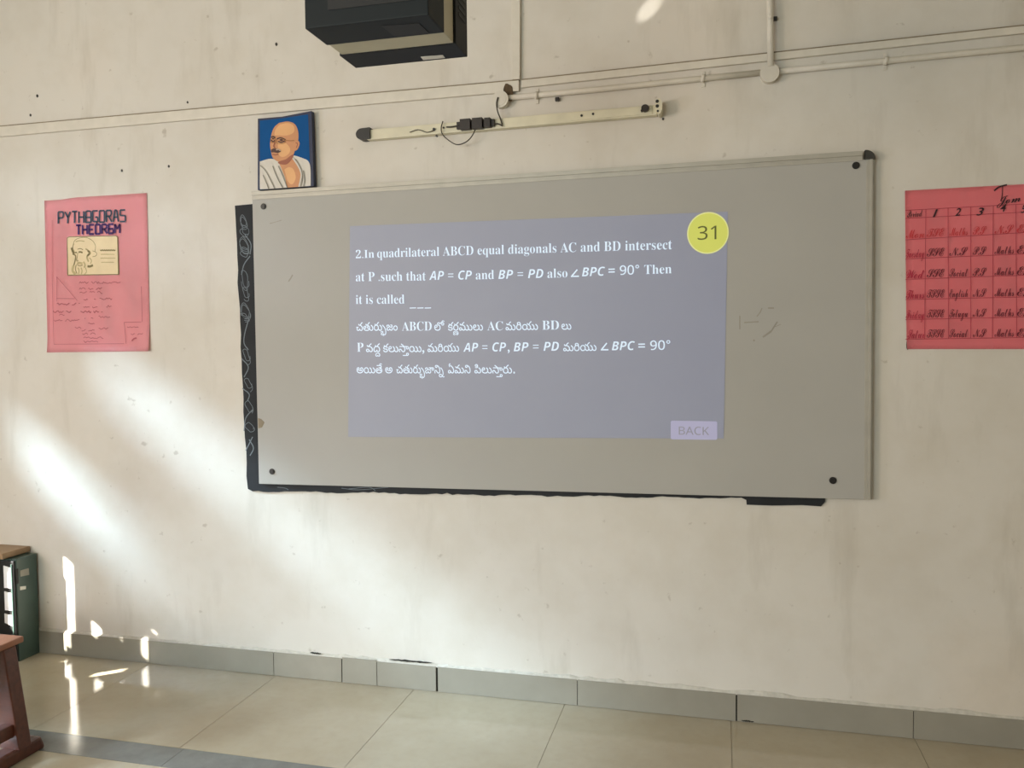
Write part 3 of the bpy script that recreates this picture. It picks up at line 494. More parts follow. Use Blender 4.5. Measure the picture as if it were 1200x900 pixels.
def word_bm(gs, weight=0.0):
    """fills the letters by the non-zero rule, slab by slab, since their strokes overlap"""
    out = bmesh.new(); x0 = 0
    for g in gs:
        adv, polys = glyph_polys(g); E = []
        for p in polys:
            for i in range(len(p)):
                (ax, ay), (bx, by) = p[i], p[(i + 1) % len(p)]
                if abs(ay - by) > 1e-6: E.append((ax, ay, bx, by, 1) if ay < by else (bx, by, ax, ay, -1))
        ys = {e[1] for e in E} | {e[3] for e in E}
        for i in range(len(E)):
            for j in range(i):
                e, f = E[i], E[j]; lo, hi = max(e[1], f[1]), min(e[3], f[3])
                if hi - lo < 1e-6: continue
                xe = lambda q, y: q[0] + (q[2] - q[0]) * (y - q[1]) / (q[3] - q[1])
                d0, d1 = xe(e, lo) - xe(f, lo), xe(e, hi) - xe(f, hi)
                if d0 * d1 < 0: ys.add(lo + (hi - lo) * d0 / (d0 - d1))
        ys = sorted(ys)
        for ya, yb in zip(ys[:-1], ys[1:]):
            if yb - ya < 0.05: continue
            ym = (ya + yb) / 2
            act = sorted((xe(e, ym), xe(e, ya), xe(e, yb), e[4]) for e in E if e[1] < ym < e[3]); w = 0
            for q in act:
                if w == 0: start = q
                w += q[3]
                if w == 0:
                    pts = ((start[1] - weight, ya), (q[1] + weight, ya), (q[2] + weight, yb), (start[2] - weight, yb))
                    out.faces.new([out.verts.new(((px + x0) / 1000, py / 1000, 0)) for px, py in pts])
        x0 += adv
    out.verts.index_update(); return out
def text_bm(s, weight=0.0, shear=0.0):
    cu = bpy.data.curves.new('t', 'FONT'); cu.body = s; cu.offset = weight; cu.shear = shear; cu.resolution_u = 4
    return curve_mesh(cu)
def put(dst, src, p0, p1, hpx, y, mi=0, ref=None):
    """fits flat lettering between two base-line pixels on the plane y; hpx is its capital height in pixels"""
    a, b = at(*p0, y), at(*p1, y); xs = [v.co.x for v in src.verts]; x0, x1 = min(xs), max(xs)
    h = ref or max(v.co.y for v in src.verts); sz = (at(p0[0], p0[1] - hpx, y).z - a.z) / h
    m = {}
    for v in src.verts:
        t = (v.co.x - x0) / (x1 - x0); q = a.lerp(b, t); m[v.index] = dst.verts.new((q.x, y, q.z + v.co.y * sz))
    for f in src.faces:
        try: g = dst.faces.new([m[v.index] for v in f.verts]); g.material_index = mi
        except ValueError: pass
    src.free()
SERIF = lambda s: ''.join(chr(0x1d400 + ord(c) - 65) if 'A' <= c <= 'Z' else chr(0x1d41a + ord(c) - 97) if 'a' <= c <= 'z' else chr(0x1d7ce + ord(c) - 48) if '0' <= c <= '9' else c for c in s)
SANS = lambda s: ''.join(chr(0x1d5a0 + ord(c) - 65) if 'A' <= c <= 'Z' else chr(0x1d7e2 + ord(c) - 48) if '0' <= c <= '9' else c for c in s)
SCRIPT = lambda s: ''.join(chr(0x1d4d0 + ord(c) - 65) if 'A' <= c <= 'Z' else chr(0x1d4ea + ord(c) - 97) if 'a' <= c <= 'z' else c for c in s)
ITAL = lambda s: ''.join(chr(0x1d63c + ord(c) - 65) if 'A' <= c <= 'Z' else c for c in s)

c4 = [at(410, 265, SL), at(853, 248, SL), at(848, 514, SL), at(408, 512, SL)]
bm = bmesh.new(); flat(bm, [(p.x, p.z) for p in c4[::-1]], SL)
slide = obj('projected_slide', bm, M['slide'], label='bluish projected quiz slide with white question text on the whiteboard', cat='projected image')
T0 = SL - 0.0008
WT = -0.007; WI = -0.010
lines = [
 [('s', '2.In', (417, 302.8), (438.5, 302), 10), ('s', 'quadrilateral ABCD equal diagonals AC and BD intersect', (442, 302), (787.5, 292), 10.6)],
 [('s', 'at P .such that', (417, 329.7), (499, 328.7), 10.6), ('i', 'AP = CP', (503, 328.2), (553, 327.5), 10.6), ('s', 'and', (557.5, 327.5), (579, 327), 10.6), ('i', 'BP = PD', (584, 327), (636.7, 325.7), 10.6),
  ('s', 'also', (641.5, 325.7), (665, 325), 10.6), ('a', '\u2220', (669, 324.5), (678.5, 324.3), 9), ('i', 'BPC', (682, 324), (709, 323), 10.6), ('e', '= 90\u00b0', (713, 322.5), (749, 321.3), 11), ('s', 'Then', (755, 321.3), (787, 320.3), 10.6)],
 [('s', 'it is called', (417, 356.3), (474, 355.8), 10.6), ('d', '', (480, 361), (505, 360.6), 1)],
 [('w', 0, (417.5, 387.7), (466, 387.3), 0), ('s', 'ABCD', (471, 387.6), (506, 387.3), 10.6), ('w', 1, (509, 387.4), (521, 387.3), 0), ('w', 2, (525, 387.4), (566, 387.2), 0), ('s', 'AC', (571, 387.2), (589.5, 387), 10.6),
  ('w', 3, (592.5, 387), (630.5, 386.5), 0), ('s', 'BD', (635.5, 386.5), (655, 386.2), 10.6), ('w', 4, (658, 386.3), (669.5, 386.2), 0)],
 [('s', 'P', (418.5, 412.3), (426, 412.3), 10.6), ('w', 5, (429, 412.5), (445.5, 412.5), 0), ('w', 6, (449, 412.6), (494, 412.5), 0), ('c', ',', (495, 412.5), (497.3, 412.5), 2), ('w', 3, (501, 412.4), (538, 412), 0),
  ('i', 'AP = CP', (543, 412.3), (593, 411.8), 10.6), ('c', ',', (595, 411.8), (597.3, 411.8), 2), ('i', 'BP = PD', (602, 411.8), (655, 411), 10.6), ('w', 3, (660, 411.5), (699, 411), 0), ('a', '\u2220', (704, 410.5), (713, 410.4), 9),
  ('i', 'BPC', (717, 410.6), (744, 410.3), 10.6), ('e', '= 90\u00b0', (748, 410.3), (785.5, 409.6), 11)],
 [('w', 7, (418, 437.3), (448, 437.4), 0), ('w', 8, (451.5, 437.3), (460, 437.3), 0), ('w', 9, (464.5, 437.4), (521, 437.5), 0), ('w', 10, (525, 437.4), (551.5, 437.4), 0), ('w', 11, (556, 437.4), (600, 437.6), 0), ('c', '.', (601.5, 437.5), (603.5, 437.5), 2)],
]
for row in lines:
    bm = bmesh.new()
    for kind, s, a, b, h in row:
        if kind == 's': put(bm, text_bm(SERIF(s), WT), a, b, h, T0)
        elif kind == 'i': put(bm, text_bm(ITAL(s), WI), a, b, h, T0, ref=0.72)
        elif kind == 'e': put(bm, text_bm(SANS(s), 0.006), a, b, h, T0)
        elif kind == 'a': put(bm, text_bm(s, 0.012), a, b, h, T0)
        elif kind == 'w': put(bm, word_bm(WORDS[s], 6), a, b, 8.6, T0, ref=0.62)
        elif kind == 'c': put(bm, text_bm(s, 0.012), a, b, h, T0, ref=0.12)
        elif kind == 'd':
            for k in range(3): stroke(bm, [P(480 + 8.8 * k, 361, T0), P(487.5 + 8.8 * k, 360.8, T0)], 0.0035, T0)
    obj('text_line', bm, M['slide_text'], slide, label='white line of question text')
q = at(829.5, 273, T0); R_ = (at(854, 273, T0).x - at(805, 273, T0).x) / 2; RZ = (at(829, 248.5, T0).z - at(829, 297.5, T0).z) / 2
bm = bmesh.new(); n = 48
flat(bm, [(q.x + R_ * math.cos(2 * math.pi * k / n), q.z + RZ * math.sin(2 * math.pi * k / n)) for k in range(n)], T0, 1)
flat(bm, [(q.x + .94 * R_ * math.cos(2 * math.pi * k / n), q.z + .94 * RZ * math.sin(2 * math.pi * k / n)) for k in range(n)], T0 - .0004, 0)
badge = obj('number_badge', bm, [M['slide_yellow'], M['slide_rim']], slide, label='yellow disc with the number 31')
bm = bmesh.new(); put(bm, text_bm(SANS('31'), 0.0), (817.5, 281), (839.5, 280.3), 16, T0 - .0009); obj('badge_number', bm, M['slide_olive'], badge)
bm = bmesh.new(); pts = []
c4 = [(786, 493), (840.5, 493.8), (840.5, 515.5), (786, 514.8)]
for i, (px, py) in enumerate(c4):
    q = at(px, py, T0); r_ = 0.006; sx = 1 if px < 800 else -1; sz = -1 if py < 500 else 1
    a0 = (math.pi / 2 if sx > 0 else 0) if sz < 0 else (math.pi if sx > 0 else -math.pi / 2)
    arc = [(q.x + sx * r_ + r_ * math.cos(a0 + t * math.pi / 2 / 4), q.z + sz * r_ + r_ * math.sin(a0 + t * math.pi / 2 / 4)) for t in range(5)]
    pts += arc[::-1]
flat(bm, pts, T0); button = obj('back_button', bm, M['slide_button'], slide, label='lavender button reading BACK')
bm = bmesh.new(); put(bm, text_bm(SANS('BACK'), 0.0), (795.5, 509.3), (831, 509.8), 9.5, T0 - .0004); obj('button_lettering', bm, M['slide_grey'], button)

# ------------------------------------------------------------------ charts on the wall
def paper(name, corners, mat, label, cat, bow=0.004, curl=(), trim=None, top=None, n=24, m=30):
    """a sheet of chart paper on the wall; corners TL TR BR BL in pixels"""
    Y = -0.003; A, B, C_, D = [at(p[0], p[1], Y) for p in corners]; bm = bmesh.new(); g = []
    for j in range(m + 1):
        v = j / m; row = []
        for i in range(n + 1):
            u = i / n; p = D.lerp(C_, u).lerp(A.lerp(B, u), v)
            y = Y - bow * (0.4 + 0.6 * math.sin(u * 7 + v * 2) ** 2) * math.sin(math.pi * min(1, max(0, u))) * 0.5
            z = p.z
            for (cu, cv, am, rad) in curl:
                d = math.hypot((u - cu), (v - cv)) / rad
                if d < 1: y -= am * (1 - d) ** 2
            if top and v > 0.9: z += top(u) * (v - 0.9) / 0.1
            if trim and v < 0.1: z += trim(u) * (0.1 - v) / 0.1
            row.append(bm.verts.new((p.x, y, z)))
        g.append(row)
    for j in range(m):
        for i in range(n): bm.faces.new((g[j][i], g[j][i + 1], g[j + 1][i + 1], g[j + 1][i]))
    r = bmesh.ops.solidify(bm, geom=list(bm.faces), thickness=0.0006)
    return obj(name, bm, mat, smooth=True, label=label, cat=cat)
chart = paper('wall_chart', ((52, 234.5), (172, 227), (176, 411.5), (56, 413)), M['pink'], 'pink hand-lettered geometry chart with a cream portrait card, left of the whiteboard', 'chart',
              curl=((1, 0, 0.012, 0.25), (0, 0, 0.006, 0.12)), top=lambda u: 0.006 * (1 / (1 + math.exp(-(u - 0.24) * 30))) - 0.003, bow=0.002)
CY = -0.0075
def pen(bm, pts, w=0.003, y=CY, mi=0, curve=True):
    v = [at(a, b, y) for a, b in pts]
    if curve and len(v) > 2: v = smooth_path(v, 4)
    stroke(bm, [(q.x, q.z) for q in v], w, y, mi)
def block_letters(bm, s, x0, x1, yb0, yb1, yt0, yt1, w, mi=0):
    """hand-drawn square capitals between two base-line pixels"""
    SHP = {'P': [[(0, 0), (0, 1), (.8, 1), (.9, .8), (.8, .5), (0, .45)]], 'Y': [[(0, 1), (.45, .5), (.9, 1)], [(.45, .5), (.45, 0)]], 'T': [[(0, 1), (.9, 1)], [(.45, 1), (.45, 0)]],
           'H': [[(0, 0), (0, 1)], [(.85, 0), (.85, 1)], [(0, .5), (.85, .5)]], 'A': [[(0, 0), (0, .9), (.15, 1), (.75, 1), (.9, .9), (.9, 0)], [(0, .45), (.9, .45)], [(0, 0.02), (.9, .02)]],
           'G': [[(.9, 1), (0, 1), (0, .1), (.9, .05), (.9, .45), (.45, .45)], [(.75, .05), (.75, -.15)]], 'O': [[(0, 0), (0, 1), (.85, 1), (.85, 0), (0, 0)]], 'R': [[(0, 0), (0, 1), (.8, 1), (.9, .75), (.7, .5), (0, .5)], [(.4, .5), (.95, 0)]],
           'a': [[(0, 0), (.25, 1), (.6, 1), (.9, 0)], [(.12, .4), (.75, .4)]], 'S': [[(.9, 1), (0, 1), (0, .55), (.9, .5), (.9, 0), (0, 0)]], 'E': [[(.9, 1), (0, 1), (0, 0), (.9, 0)], [(0, .5), (.7, .5)]],
           'e': [[(.9, 1), (0, 1), (0, 0), (.9, 0), (.9, .4)], [(0, .5), (.9, .5)]], 'M': [[(0, 0), (0, 1), (.45, .45), (.9, 1), (.9, 0)]]}
    n = len(s)
    for i, ch in enumerate(s):
        for st in SHP[ch]:
            pts = []
            for u, v in st:
                t = (i + 0.08 + u * 0.84) / n; xb = x0 + (x1 - x0) * t
                pts.append((xb, (yb0 + (yb1 - yb0) * t) * (1 - v) + (yt0 + (yt1 - yt0) * t) * v))
            for a, b in zip(pts[:-1], pts[1:]): pen(bm, [a, b], w, mi=mi, curve=False)
bm = bmesh.new(); block_letters(bm, 'PYTHAGORaS', 67.5, 148, 262, 259.5, 248.5, 246, 0.0075); obj('title_lettering', bm, M['teal_ink'], chart, label='dark teal square capitals PYTHAGORAS')
bm = bmesh.new(); block_letters(bm, 'THEOReM', 88.5, 141.5, 275, 273, 264, 262.5, 0.009); obj('title_lettering', bm, M['purple_ink'], chart, label='purple square capitals THEOREM')
# cream card with a line drawing of a bearded head
K = lambda a, b: (50 + a * 130 / 1114, 225 + b * 105 / 900)     # zoomed crop -> photograph
bm = bmesh.new()
flat(bm, [P(*K(*p), CY + .001) for p in ((250, 840), (765, 832), (768, 820), (755, 450), (735, 437), (265, 447), (243, 460), (246, 825))], CY + .001, 1)
flat(bm, [P(*K(*p), CY + .0005) for p in ((258, 830), (757, 824), (748, 455), (735, 445), (265, 455), (250, 465))], CY + .0005, 0)
card = obj('portrait_card', bm, [M['card'], M['pencil']], chart, label='cream card with a sketched bearded head and four lines')
bm = bmesh.new()
for pts, w, mi in (([(300, 560), (320, 490), (370, 462), (440, 458), (500, 490), (530, 540), (525, 600)], .0022, 0), ([(290, 560), (300, 590), (315, 620)], .011, 0), ([(315, 520), (300, 560), (320, 600)], .004, 1),
                   ([(300, 622), (330, 640), (325, 690), (312, 740)], .006, 0), ([(360, 605), (380, 602), (400, 610)], .007, 0), ([(430, 570), (460, 590), (480, 615), (450, 640)], .006, 1), ([(450, 590), (470, 610), (445, 650), (460, 700)], .008, 1),
                   ([(500, 590), (540, 610), (535, 640), (500, 650)], .002, 0), ([(330, 740), (360, 720), (400, 730)], .004, 1), ([(310, 740), (300, 790), (330, 825)], .012, 1), ([(335, 735), (330, 780), (345, 820)], .004, 0),
                   ([(450, 745), (475, 748), (505, 735)], .010, 0), ([(430, 760), (440, 800), (420, 828)], .004, 1), ([(345, 660), (338, 690), (355, 700)], .003, 1), ([(470, 660), (490, 690), (480, 720)], .005, 1), ([(322, 612), (335, 606), (345, 612)], .005, 0), ([(350, 575), (378, 568), (405, 580)], .003, 0), ([(352, 610), (348, 650), (340, 680), (358, 690)], .0025, 0), ([(345, 715), (370, 708), (400, 716)], .006, 1), ([(350, 735), (375, 742), (400, 735)], .0035, 0), ([(355, 760), (365, 790), (360, 825)], .006, 1), ([(385, 760), (395, 790), (388, 825)], .006, 1), ([(410, 700), (425, 730), (418, 760)], .008, 1), ([(330, 500), (370, 490), (420, 495)], .005, 1)):
    pen(bm, [K(*p) for p in pts], w, CY, mi)
for yy, a, b, w in ((585, 578, 730, .0055), (626, 585, 722, .003), (664, 580, 730, .003), (706, 588, 715, .003)):
    pen(bm, [K(a + (b - a) * t / 14, yy + (3 if t % 2 else -3)) for t in range(15)], w, CY, 0 if w > .005 else 1)
obj('card_drawing', bm, [M['pencil'], M['pencil_soft']], card)
K2 = lambda a, b: (50 + a * 130 / 1170, 320 + b * 100 / 900)
bm = bmesh.new(); rnd = random.Random(2)
for pts in ([(148, 40), (150, 300)], [(148, 40), (365, 290)], [(145, 268), (340, 270)], [(100, 60), (118, 750), (860, 745)], [(860, 520), (880, 745)], [(860, 520), (1040, 515)], [(1040, 140), (1050, 515)], [(100, -900 * .62), (100, 60)]):
    pen(bm, [K2(*p) for p in pts], 0.0018, CY, 0, False)
def scribble(a, b, y0, w=.0024):                                # illegible handwriting
    x = a; pts = []
    while x < b:
        if rnd.random() < 0.13 and len(pts) > 4:
            pen(bm, [K2(*p) for p in pts], w, CY); pts = []; x += 16
        pts.append((x, y0 + rnd.uniform(-11, 11))); x += 11
    if len(pts) > 1: pen(bm, [K2(*p) for p in pts], w, CY)
for a, b, y0 in ((385, 820, 100), (385, 640, 165), (390, 640, 203), (430, 480, 280), (540, 570, 285), (600, 740, 272), (430, 590, 358), (670, 730, 350), (400, 640, 408), (440, 460, 480), (510, 540, 475), (590, 720, 462), (480, 560, 527), (340, 430, 575), (410, 560, 605), (590, 690, 585), (420, 560, 640), (430, 640, 680), (430, 620, 725), (150, 395, 325), (110, 310, 408), (175, 240, 440), (120, 400, 498), (890, 1015, 572), (930, 1060, 645)):
    scribble(a, b, y0, .0032 if y0 in (325, 408) else .0022)
pen(bm, [K2(940, 715), K2(965, 690), K2(990, 685)], .006, CY)
obj('handwriting', bm, M['faint_ink'], chart)

tt = paper('wall_chart', ((1060.5, 223.5), (1290, 211), (1290, 409), (1062.5, 409)), M['pink_dark'], 'rose pink handwritten class timetable with ruled columns, right of the whiteboard', 'chart',
           bow=0.003, curl=((0, 0, .008, .10),), trim=lambda u: 0.0)
K3 = lambda a, b: (1050 + a / 8, 205 + b / 8); K4 = lambda a, b: (1050 + a * 150 / 1125, 300 + b * 120 / 900)
TY = -0.0075
bm = bmesh.new()
def rule(p, q, w=.0022): stroke(bm, [P(*p, TY + .0006), P(*q, TY + .0006)], w, TY + .0006)
rows = [(246.5, 239), (256, 248.5), (281, 272.5), (303.5, 297.5), (327.5, 322.5), (351, 348), (374.5, 371.5), (397.5, 395.5)]
for a, b in rows: rule((1061, a), (1285, a + (b - a) * 1.6))
for x0, x1 in ((1085, 1083.5), (1111, 1111.5), (1137.5, 1137.5), (1164, 1163), (1190.5, 1191.5), (1217, 1218), (1244, 1246), (1270, 1273)): rule((x0, 246.5 - (x0 - 1061) * .055), (x1, 397.5 - (x1 - 1061) * .015), .002)
obj('ruled_grid', bm, M['rule_ink'], tt)
def hand(b_, s, p0, p1, h, mi, w=0.0, sh=0.0): put(b_, text_bm(SCRIPT(s), w, sh), p0, p1, h, TY, mi)
bm = bmesh.new()
hand(bm, 'Period', (1063, 255), (1081, 253.5), 8, 0); 
for s, a, b, yb in (('1', 1093, 1099, 254.5), ('2', 1119, 1126, 253), ('3', 1144, 1153, 252.5), ('4', 1172, 1179.5, 248), ('5', 1196, 1203, 249.5), ('6', 1224, 1231, 247), ('7', 1251, 1258, 245.5)): hand(bm, s, (a, yb), (b, yb - .4), 9, 0, .012, .3)
hand(bm, 'Jom', (1168, 240), (1196, 236), 9, 0); pen(bm, [(1165, 223.5), (1171, 219), (1180, 216.5)], .005, TY, 0); pen(bm, [(1175, 218), (1174.5, 228), (1173, 236)], .0025, TY, 0)
days = ('Mon', 'Tuesday', 'Wed', 'Thurs', 'Friday', 'Satur')
cells = (('TSE', 'Maths', 'P.S', 'N.S', 'Eng'), ('SSE', 'N.S', 'P.S', 'Maths', 'Eng'), ('SSE', 'Social', 'P.S', 'Maths', 'Eng'), ('TSSE', 'English', 'N.S', 'Maths', 'Eng'), ('TSSE', 'Telugu', 'N.S', 'Maths', 'Eng'), ('TSSE', 'Social', 'N.S', 'Maths', 'Eng'))
base = [(279.5, 273), (302, 297.5), (326.5, 322.5), (350, 347.5), (373.5, 371), (396.5, 395)]
for r_, (d_, cs, (ya, yb)) in enumerate(zip(days, cells, base)):
    ly = lambda x: ya + (yb - ya) * (x - 1061) / 139
    hand(bm, d_, (1061.5 + (2 if r_ == 5 else 0), ly(1061)), (1083, ly(1083)), 10, 2 if r_ else 1)
    for (a, b), s in zip(((1086, 1107), (1112.5, 1134), (1140, 1156), (1165.5, 1188), (1191.5, 1214)), cs): hand(bm, s, (a, ly(a) - .6), (b, ly(b) - .6), 9.5, 1 if r_ == 0 else 3)
obj('handwriting', bm, [M['black_ink'], M['red_ink'], M['crimson_ink'], M['maroon_ink']], tt)

# ------------------------------------------------------------------ framed portrait standing on the board's top edge
PF = -0.030                                                      # picture face; leans on the wall at the top
q0, q1, q2, q3 = at(302.5, 139, PF), at(367, 130.5, PF), at(366.5, 221, PF), at(303.5, 225.5, PF)
portrait = thing('framed_portrait', ((q2.x + q3.x) / 2, -0.016, min(q2.z, q3.z)), 'small portrait of a bald man in a white shawl, standing on the whiteboard', 'picture')
KP = lambda a, b: (280 + a * 120 / 900, 120 + b * 120 / 900)
bm = bmesh.new()
edge_pts = [P(*KP(*p), PF) for p in ((166, 143), (380, 125), (637, 75), (657, 734), (632, 737), (165, 770))]
prism(bm, edge_pts, PF, -0.006); obj('frame', bm, M['navy'], portrait, label='dark navy frame edge')
bm = bmesh.new(); lay = [0]
def art(pts, mi, sm_=True):
    k = smooth_path([Vector(p) for p in pts] + [Vector(pts[0])], 4)[:-1] if sm_ else [Vector(p) for p in pts]
    k = [(min(max(p[0], 184), 631), min(p[1], 766 - (p[0] - 184) * 0.068)) for p in k]     # inside the frame edge
    v = [at(*KP(*p), PF) for p in k]
    lay[0] += 1; flat(bm, [(p.x, p.z) for p in v], PF - 0.0004 - lay[0] * 0.00012, mi)
def line(pts, w, mi):
    v = smooth_path([at(*KP(*p), PF) for p in pts], 4); lay[0] += 1; stroke(bm, [(p.x, p.z) for p in v], w, PF - 0.0004 - lay[0] * 0.00012, mi)
art([(182, 160), (380, 140), (608, 105), (632, 736), (182, 767)], 0, False)
art([(182, 520), (280, 495), (350, 520), (420, 600), (480, 560), (470, 470), (560, 490), (612, 520), (630, 590), (630, 734), (186, 764), (180, 600)], 4)
art([(350, 525), (440, 500), (475, 475), (500, 530), (555, 640), (520, 748), (430, 754), (405, 660)], 1)
art([(400, 590), (440, 570), (480, 590), (500, 660), (470, 720), (430, 690)], 2)
art([(355, 180), (430, 168), (490, 190), (520, 250), (522, 330), (500, 400), (475, 470), (420, 520), (360, 525), (305, 495), (285, 445), (275, 360), (290, 270), (315, 215)], 1)
art([(360, 195), (430, 182), (480, 205), (485, 260), (430, 290), (360, 290), (315, 285), (325, 235)], 2)
art([(340, 345), (400, 350), (450, 400), (440, 450), (390, 480), (350, 460), (345, 400)], 2)
art([(488, 340), (520, 335), (535, 365), (515, 415), (485, 425), (470, 400)], 1)
line([(500, 355), (518, 365), (505, 400)], .004, 3)
art([(415, 500), (470, 460), (480, 475), (430, 540), (370, 545), (345, 525)], 3)
line([(285, 310), (300, 300), (322, 312)], .006, 6); line([(335, 322), (370, 312), (412, 330)], .006, 6)
line([(285, 330), (300, 345), (318, 335)], .005, 6); line([(345, 345), (375, 352), (405, 340)], .006, 6)
line([(280, 318), (285, 350), (315, 350), (322, 322), (290, 312)], .0022, 7); line([(332, 325), (340, 362), (395, 362), (412, 335), (370, 318)], .0022, 7); line([(412, 332), (450, 338), (488, 335)], .0022, 7)
art([(292, 318), (302, 312), (312, 320), (302, 328)], 6); art([(356, 330), (374, 322), (392, 332), (374, 342)], 6)
line([(320, 350), (308, 385), (322, 402)], .004, 3)
art([(285, 415), (315, 405), (350, 415), (372, 430), (345, 445), (310, 440), (288, 440)], 6)
line([(330, 418), (352, 414), (368, 428)], .005, 8); line([(295, 458), (325, 462), (350, 455)], .004, 3)
for pts in ([(190, 555), (235, 600), (280, 680), (318, 760)], [(215, 640), (250, 720), (266, 766)], [(300, 560), (330, 640), (370, 720), (392, 755)], [(350, 560), (390, 650), (428, 750)], [(500, 500), (540, 570), (560, 650), (545, 740)], [(570, 600), (580, 680), (572, 742)]): line(pts, .004, 5)
line([(478, 490), (530, 570), (552, 640), (532, 742)], .006, 4)
obj('picture', bm, [M['blue'], M['skin'], M['skin_lit'], M['skin_dark'], M['shawl'], M['fold'], M['brow'], M['lens'], M['moustache']], portrait)

# ------------------------------------------------------------------ wiring on the wall
def run_bar(name, px, y, depth, label, cat, mat=None, group=None, edge_shade=False):
    """flat casing between pixel corners (left top, right top, right bottom, left bottom)"""
    bm = bmesh.new(); q = [at(a, b, y) for a, b in px]
    hexa(bm, quad_at(q, y), quad_at(q, 0), 0, 0.0015); 
    o = obj(name, bm, mat or M['conduit'], label=label, cat=cat, group=group)
    if edge_shade:  # dark strip along the top stands in for a shadow line
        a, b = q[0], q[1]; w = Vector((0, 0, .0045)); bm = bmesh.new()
        hexa(bm, quad_at([a, b, b + w, a + w], y * .8), quad_at([a, b, b + w, a + w], 0)); obj('shade_line', bm, M['edge_shade'], o, label='dark strip along the top edge, painted as its shadow line')
    return o
run_bar('cable_casing', ((-300, 175), (608, 94), (608, 106.5), (-300, 186.4)), -0.014, .014, 'flat cream cable casing running left above the portrait to the picture edge', 'cable casing', edge_shade=True)
run_bar('cable_casing', ((599, -60), (609.5, -60), (609, 92.5), (600, 93)), -0.016, .016, 'upright flat cream cable casing rising from the joint above the tube fitting', 'cable casing')
run_bar('cable_casing', ((611, 93.8), (1500, -2.5), (1500, 6), (611, 102.5)), -0.014, .014, 'flat cream cable casing running right above the thin conduit pipe', 'cable casing', edge_shade=True)
bm = bmesh.new(); tube(bm, [at(x, y, -0.012) for x, y in ((592, 115), (700, 105), (800, 94.5), (893, 85))], 0.0105, 10)
pipe1 = obj('conduit_pipe', bm, M['conduit'], label='thin cream conduit pipe between the two round boxes above the tube fitting', cat='conduit')
bm = bmesh.new(); tube(bm, [at(x, y, -0.012) for x, y in ((910, 84), (1038, 71.5), (1120, 63.5), (1500, 27.5))], 0.0105, 10)
pipe2 = obj('conduit_pipe', bm, M['conduit'], label='thin cream conduit pipe running right from the round box to the picture edge', cat='conduit')
bm = bmesh.new(); tube(bm, [at(x, y, -0.030) for x, y in ((901, -60), (902.5, 20), (903, 78))], 0.0115, 10)
pipe3 = obj('conduit_pipe', bm, M['conduit'], label='upright cream conduit pipe coming down into the right round box', cat='conduit')
def saddle(px, py, parent, pipe_y=-0.012):
    q = at(px, py, pipe_y); bm = bmesh.new()
    tube(bm, [(q.x - .006, q.y, q.z + .002), (q.x + .006, q.y, q.z - .001)], 0.0145, 10)
    box(bm, q.x - .006, q.x + .006, -0.004, 0, q.z - .028, q.z + .028, 0, .001)
    obj('saddle_clip', bm, M['conduit'], parent, smooth=False)
saddle(629, 112, pipe1); saddle(824, 92, pipe1); saddle(1038, 71.5, pipe2); saddle(902.5, 21, pipe3, -0.030)
bm = bmesh.new(); q = at(908.5, 21, -0.02); box(bm, q.x - .007, q.x + .007, -0.02, 0, q.z - .005, q.z + .006, 0, .002); obj('clip_screw', bm, M['black_plastic'], pipe3)
def round_box(px, py, r, label, y=-0.034):
    q = at(px, py, y); bm = bmesh.new()
    disc(bm, (q.x, q.z), r, y + .006, 0, 36); base = obj('junction_box', bm, M['conduit'], label=label, cat='junction box')
    bm = bmesh.new(); disc(bm, (q.x, q.z), r * 1.06, y, y + .006, 36); disc(bm, (q.x, q.z), r * .8, y - .0015, y, 36)
    obj('lid', bm, M['conduit'], base); return base
jb1 = round_box(586, 116, 0.030, 'round cream junction box with a brown soot stain, above the tube fitting')
jb2 = round_box(902, 85, 0.031, 'round cream junction box under the upright conduit pipe')
bm = bmesh.new(); rnd = random.Random(4)
q = at(595, 109, -.036)
pts = []
for k in range(18):
    a = 2 * math.pi * k / 18; r_ = (0.030 + rnd.random() * .012); pts.append((at(597, 110).x + r_ * .55 * math.cos(a), at(597, 110).z + r_ * math.sin(a)))
flat(bm, pts, -0.0162)
obj('soot_stain', bm, M['soot'], jb1, label='brown soot stain')
bm = bmesh.new(); q = at(653, 116, -.01); box(bm, q.x - .008, q.x + .008, -.016, 0, q.z - .008, q.z + .006, 0, .003)
obj('wall_plug', bm, M['black_plastic'], label='small black plug on the wall just under the conduit pipe', cat='wall plug')

# tube light batten without a tube
FX = -0.034
fix = thing('tube_light_fitting', (at(600, 145).x, -0.017, at(600, 145).z), 'long cream tube light batten with no tube and a black choke, above the whiteboard', 'light fitting')
bm = bmesh.new()
e = [at(430, 152, FX), at(770, 122.5, FX), at(770, 134.5, FX), at(430, 164, FX)]
hexa(bm, quad_at(e, FX), quad_at(e, -0.002), 0, 0.003)
obj('batten', bm, M['batten'], fix)
bm = bmesh.new()                                                 # cover strip, lid over the right half
e = [at(668, 132.2, FX - .004), at(764, 124, FX - .004), at(764, 133, FX - .004), at(668, 141.5, FX - .004)]
hexa(bm, quad_at(e, FX - .004), quad_at(e, FX), 0, 0.001); obj('cover_strip', bm, M['batten'], fix)
bm = bmesh.new()
cz = at(424, 158, -.03)
pts = []
for k in range(13):
    a = math.pi / 2 + math.pi * k / 12; pts.append((cz.x + .006 + .026 * math.cos(a), cz.z + .0225 * math.sin(a)))
pts += [(cz.x + .040, cz.z - .020), (cz.x + .040, cz.z + .024)]
prism(bm, pts, -0.044, -0.002); obj('lamp_holder', bm, M['black_plastic'], fix, label='burnt dark holder at the left end')
bm = bmesh.new(); cz = at(772.5, 125.5, -.045)
disc(bm, (cz.x, cz.z), 0.012, -0.060, -0.002, 18, rz=0.028); obj('lamp_holder', bm, M['batten'], fix, label='cream holder at the right end')
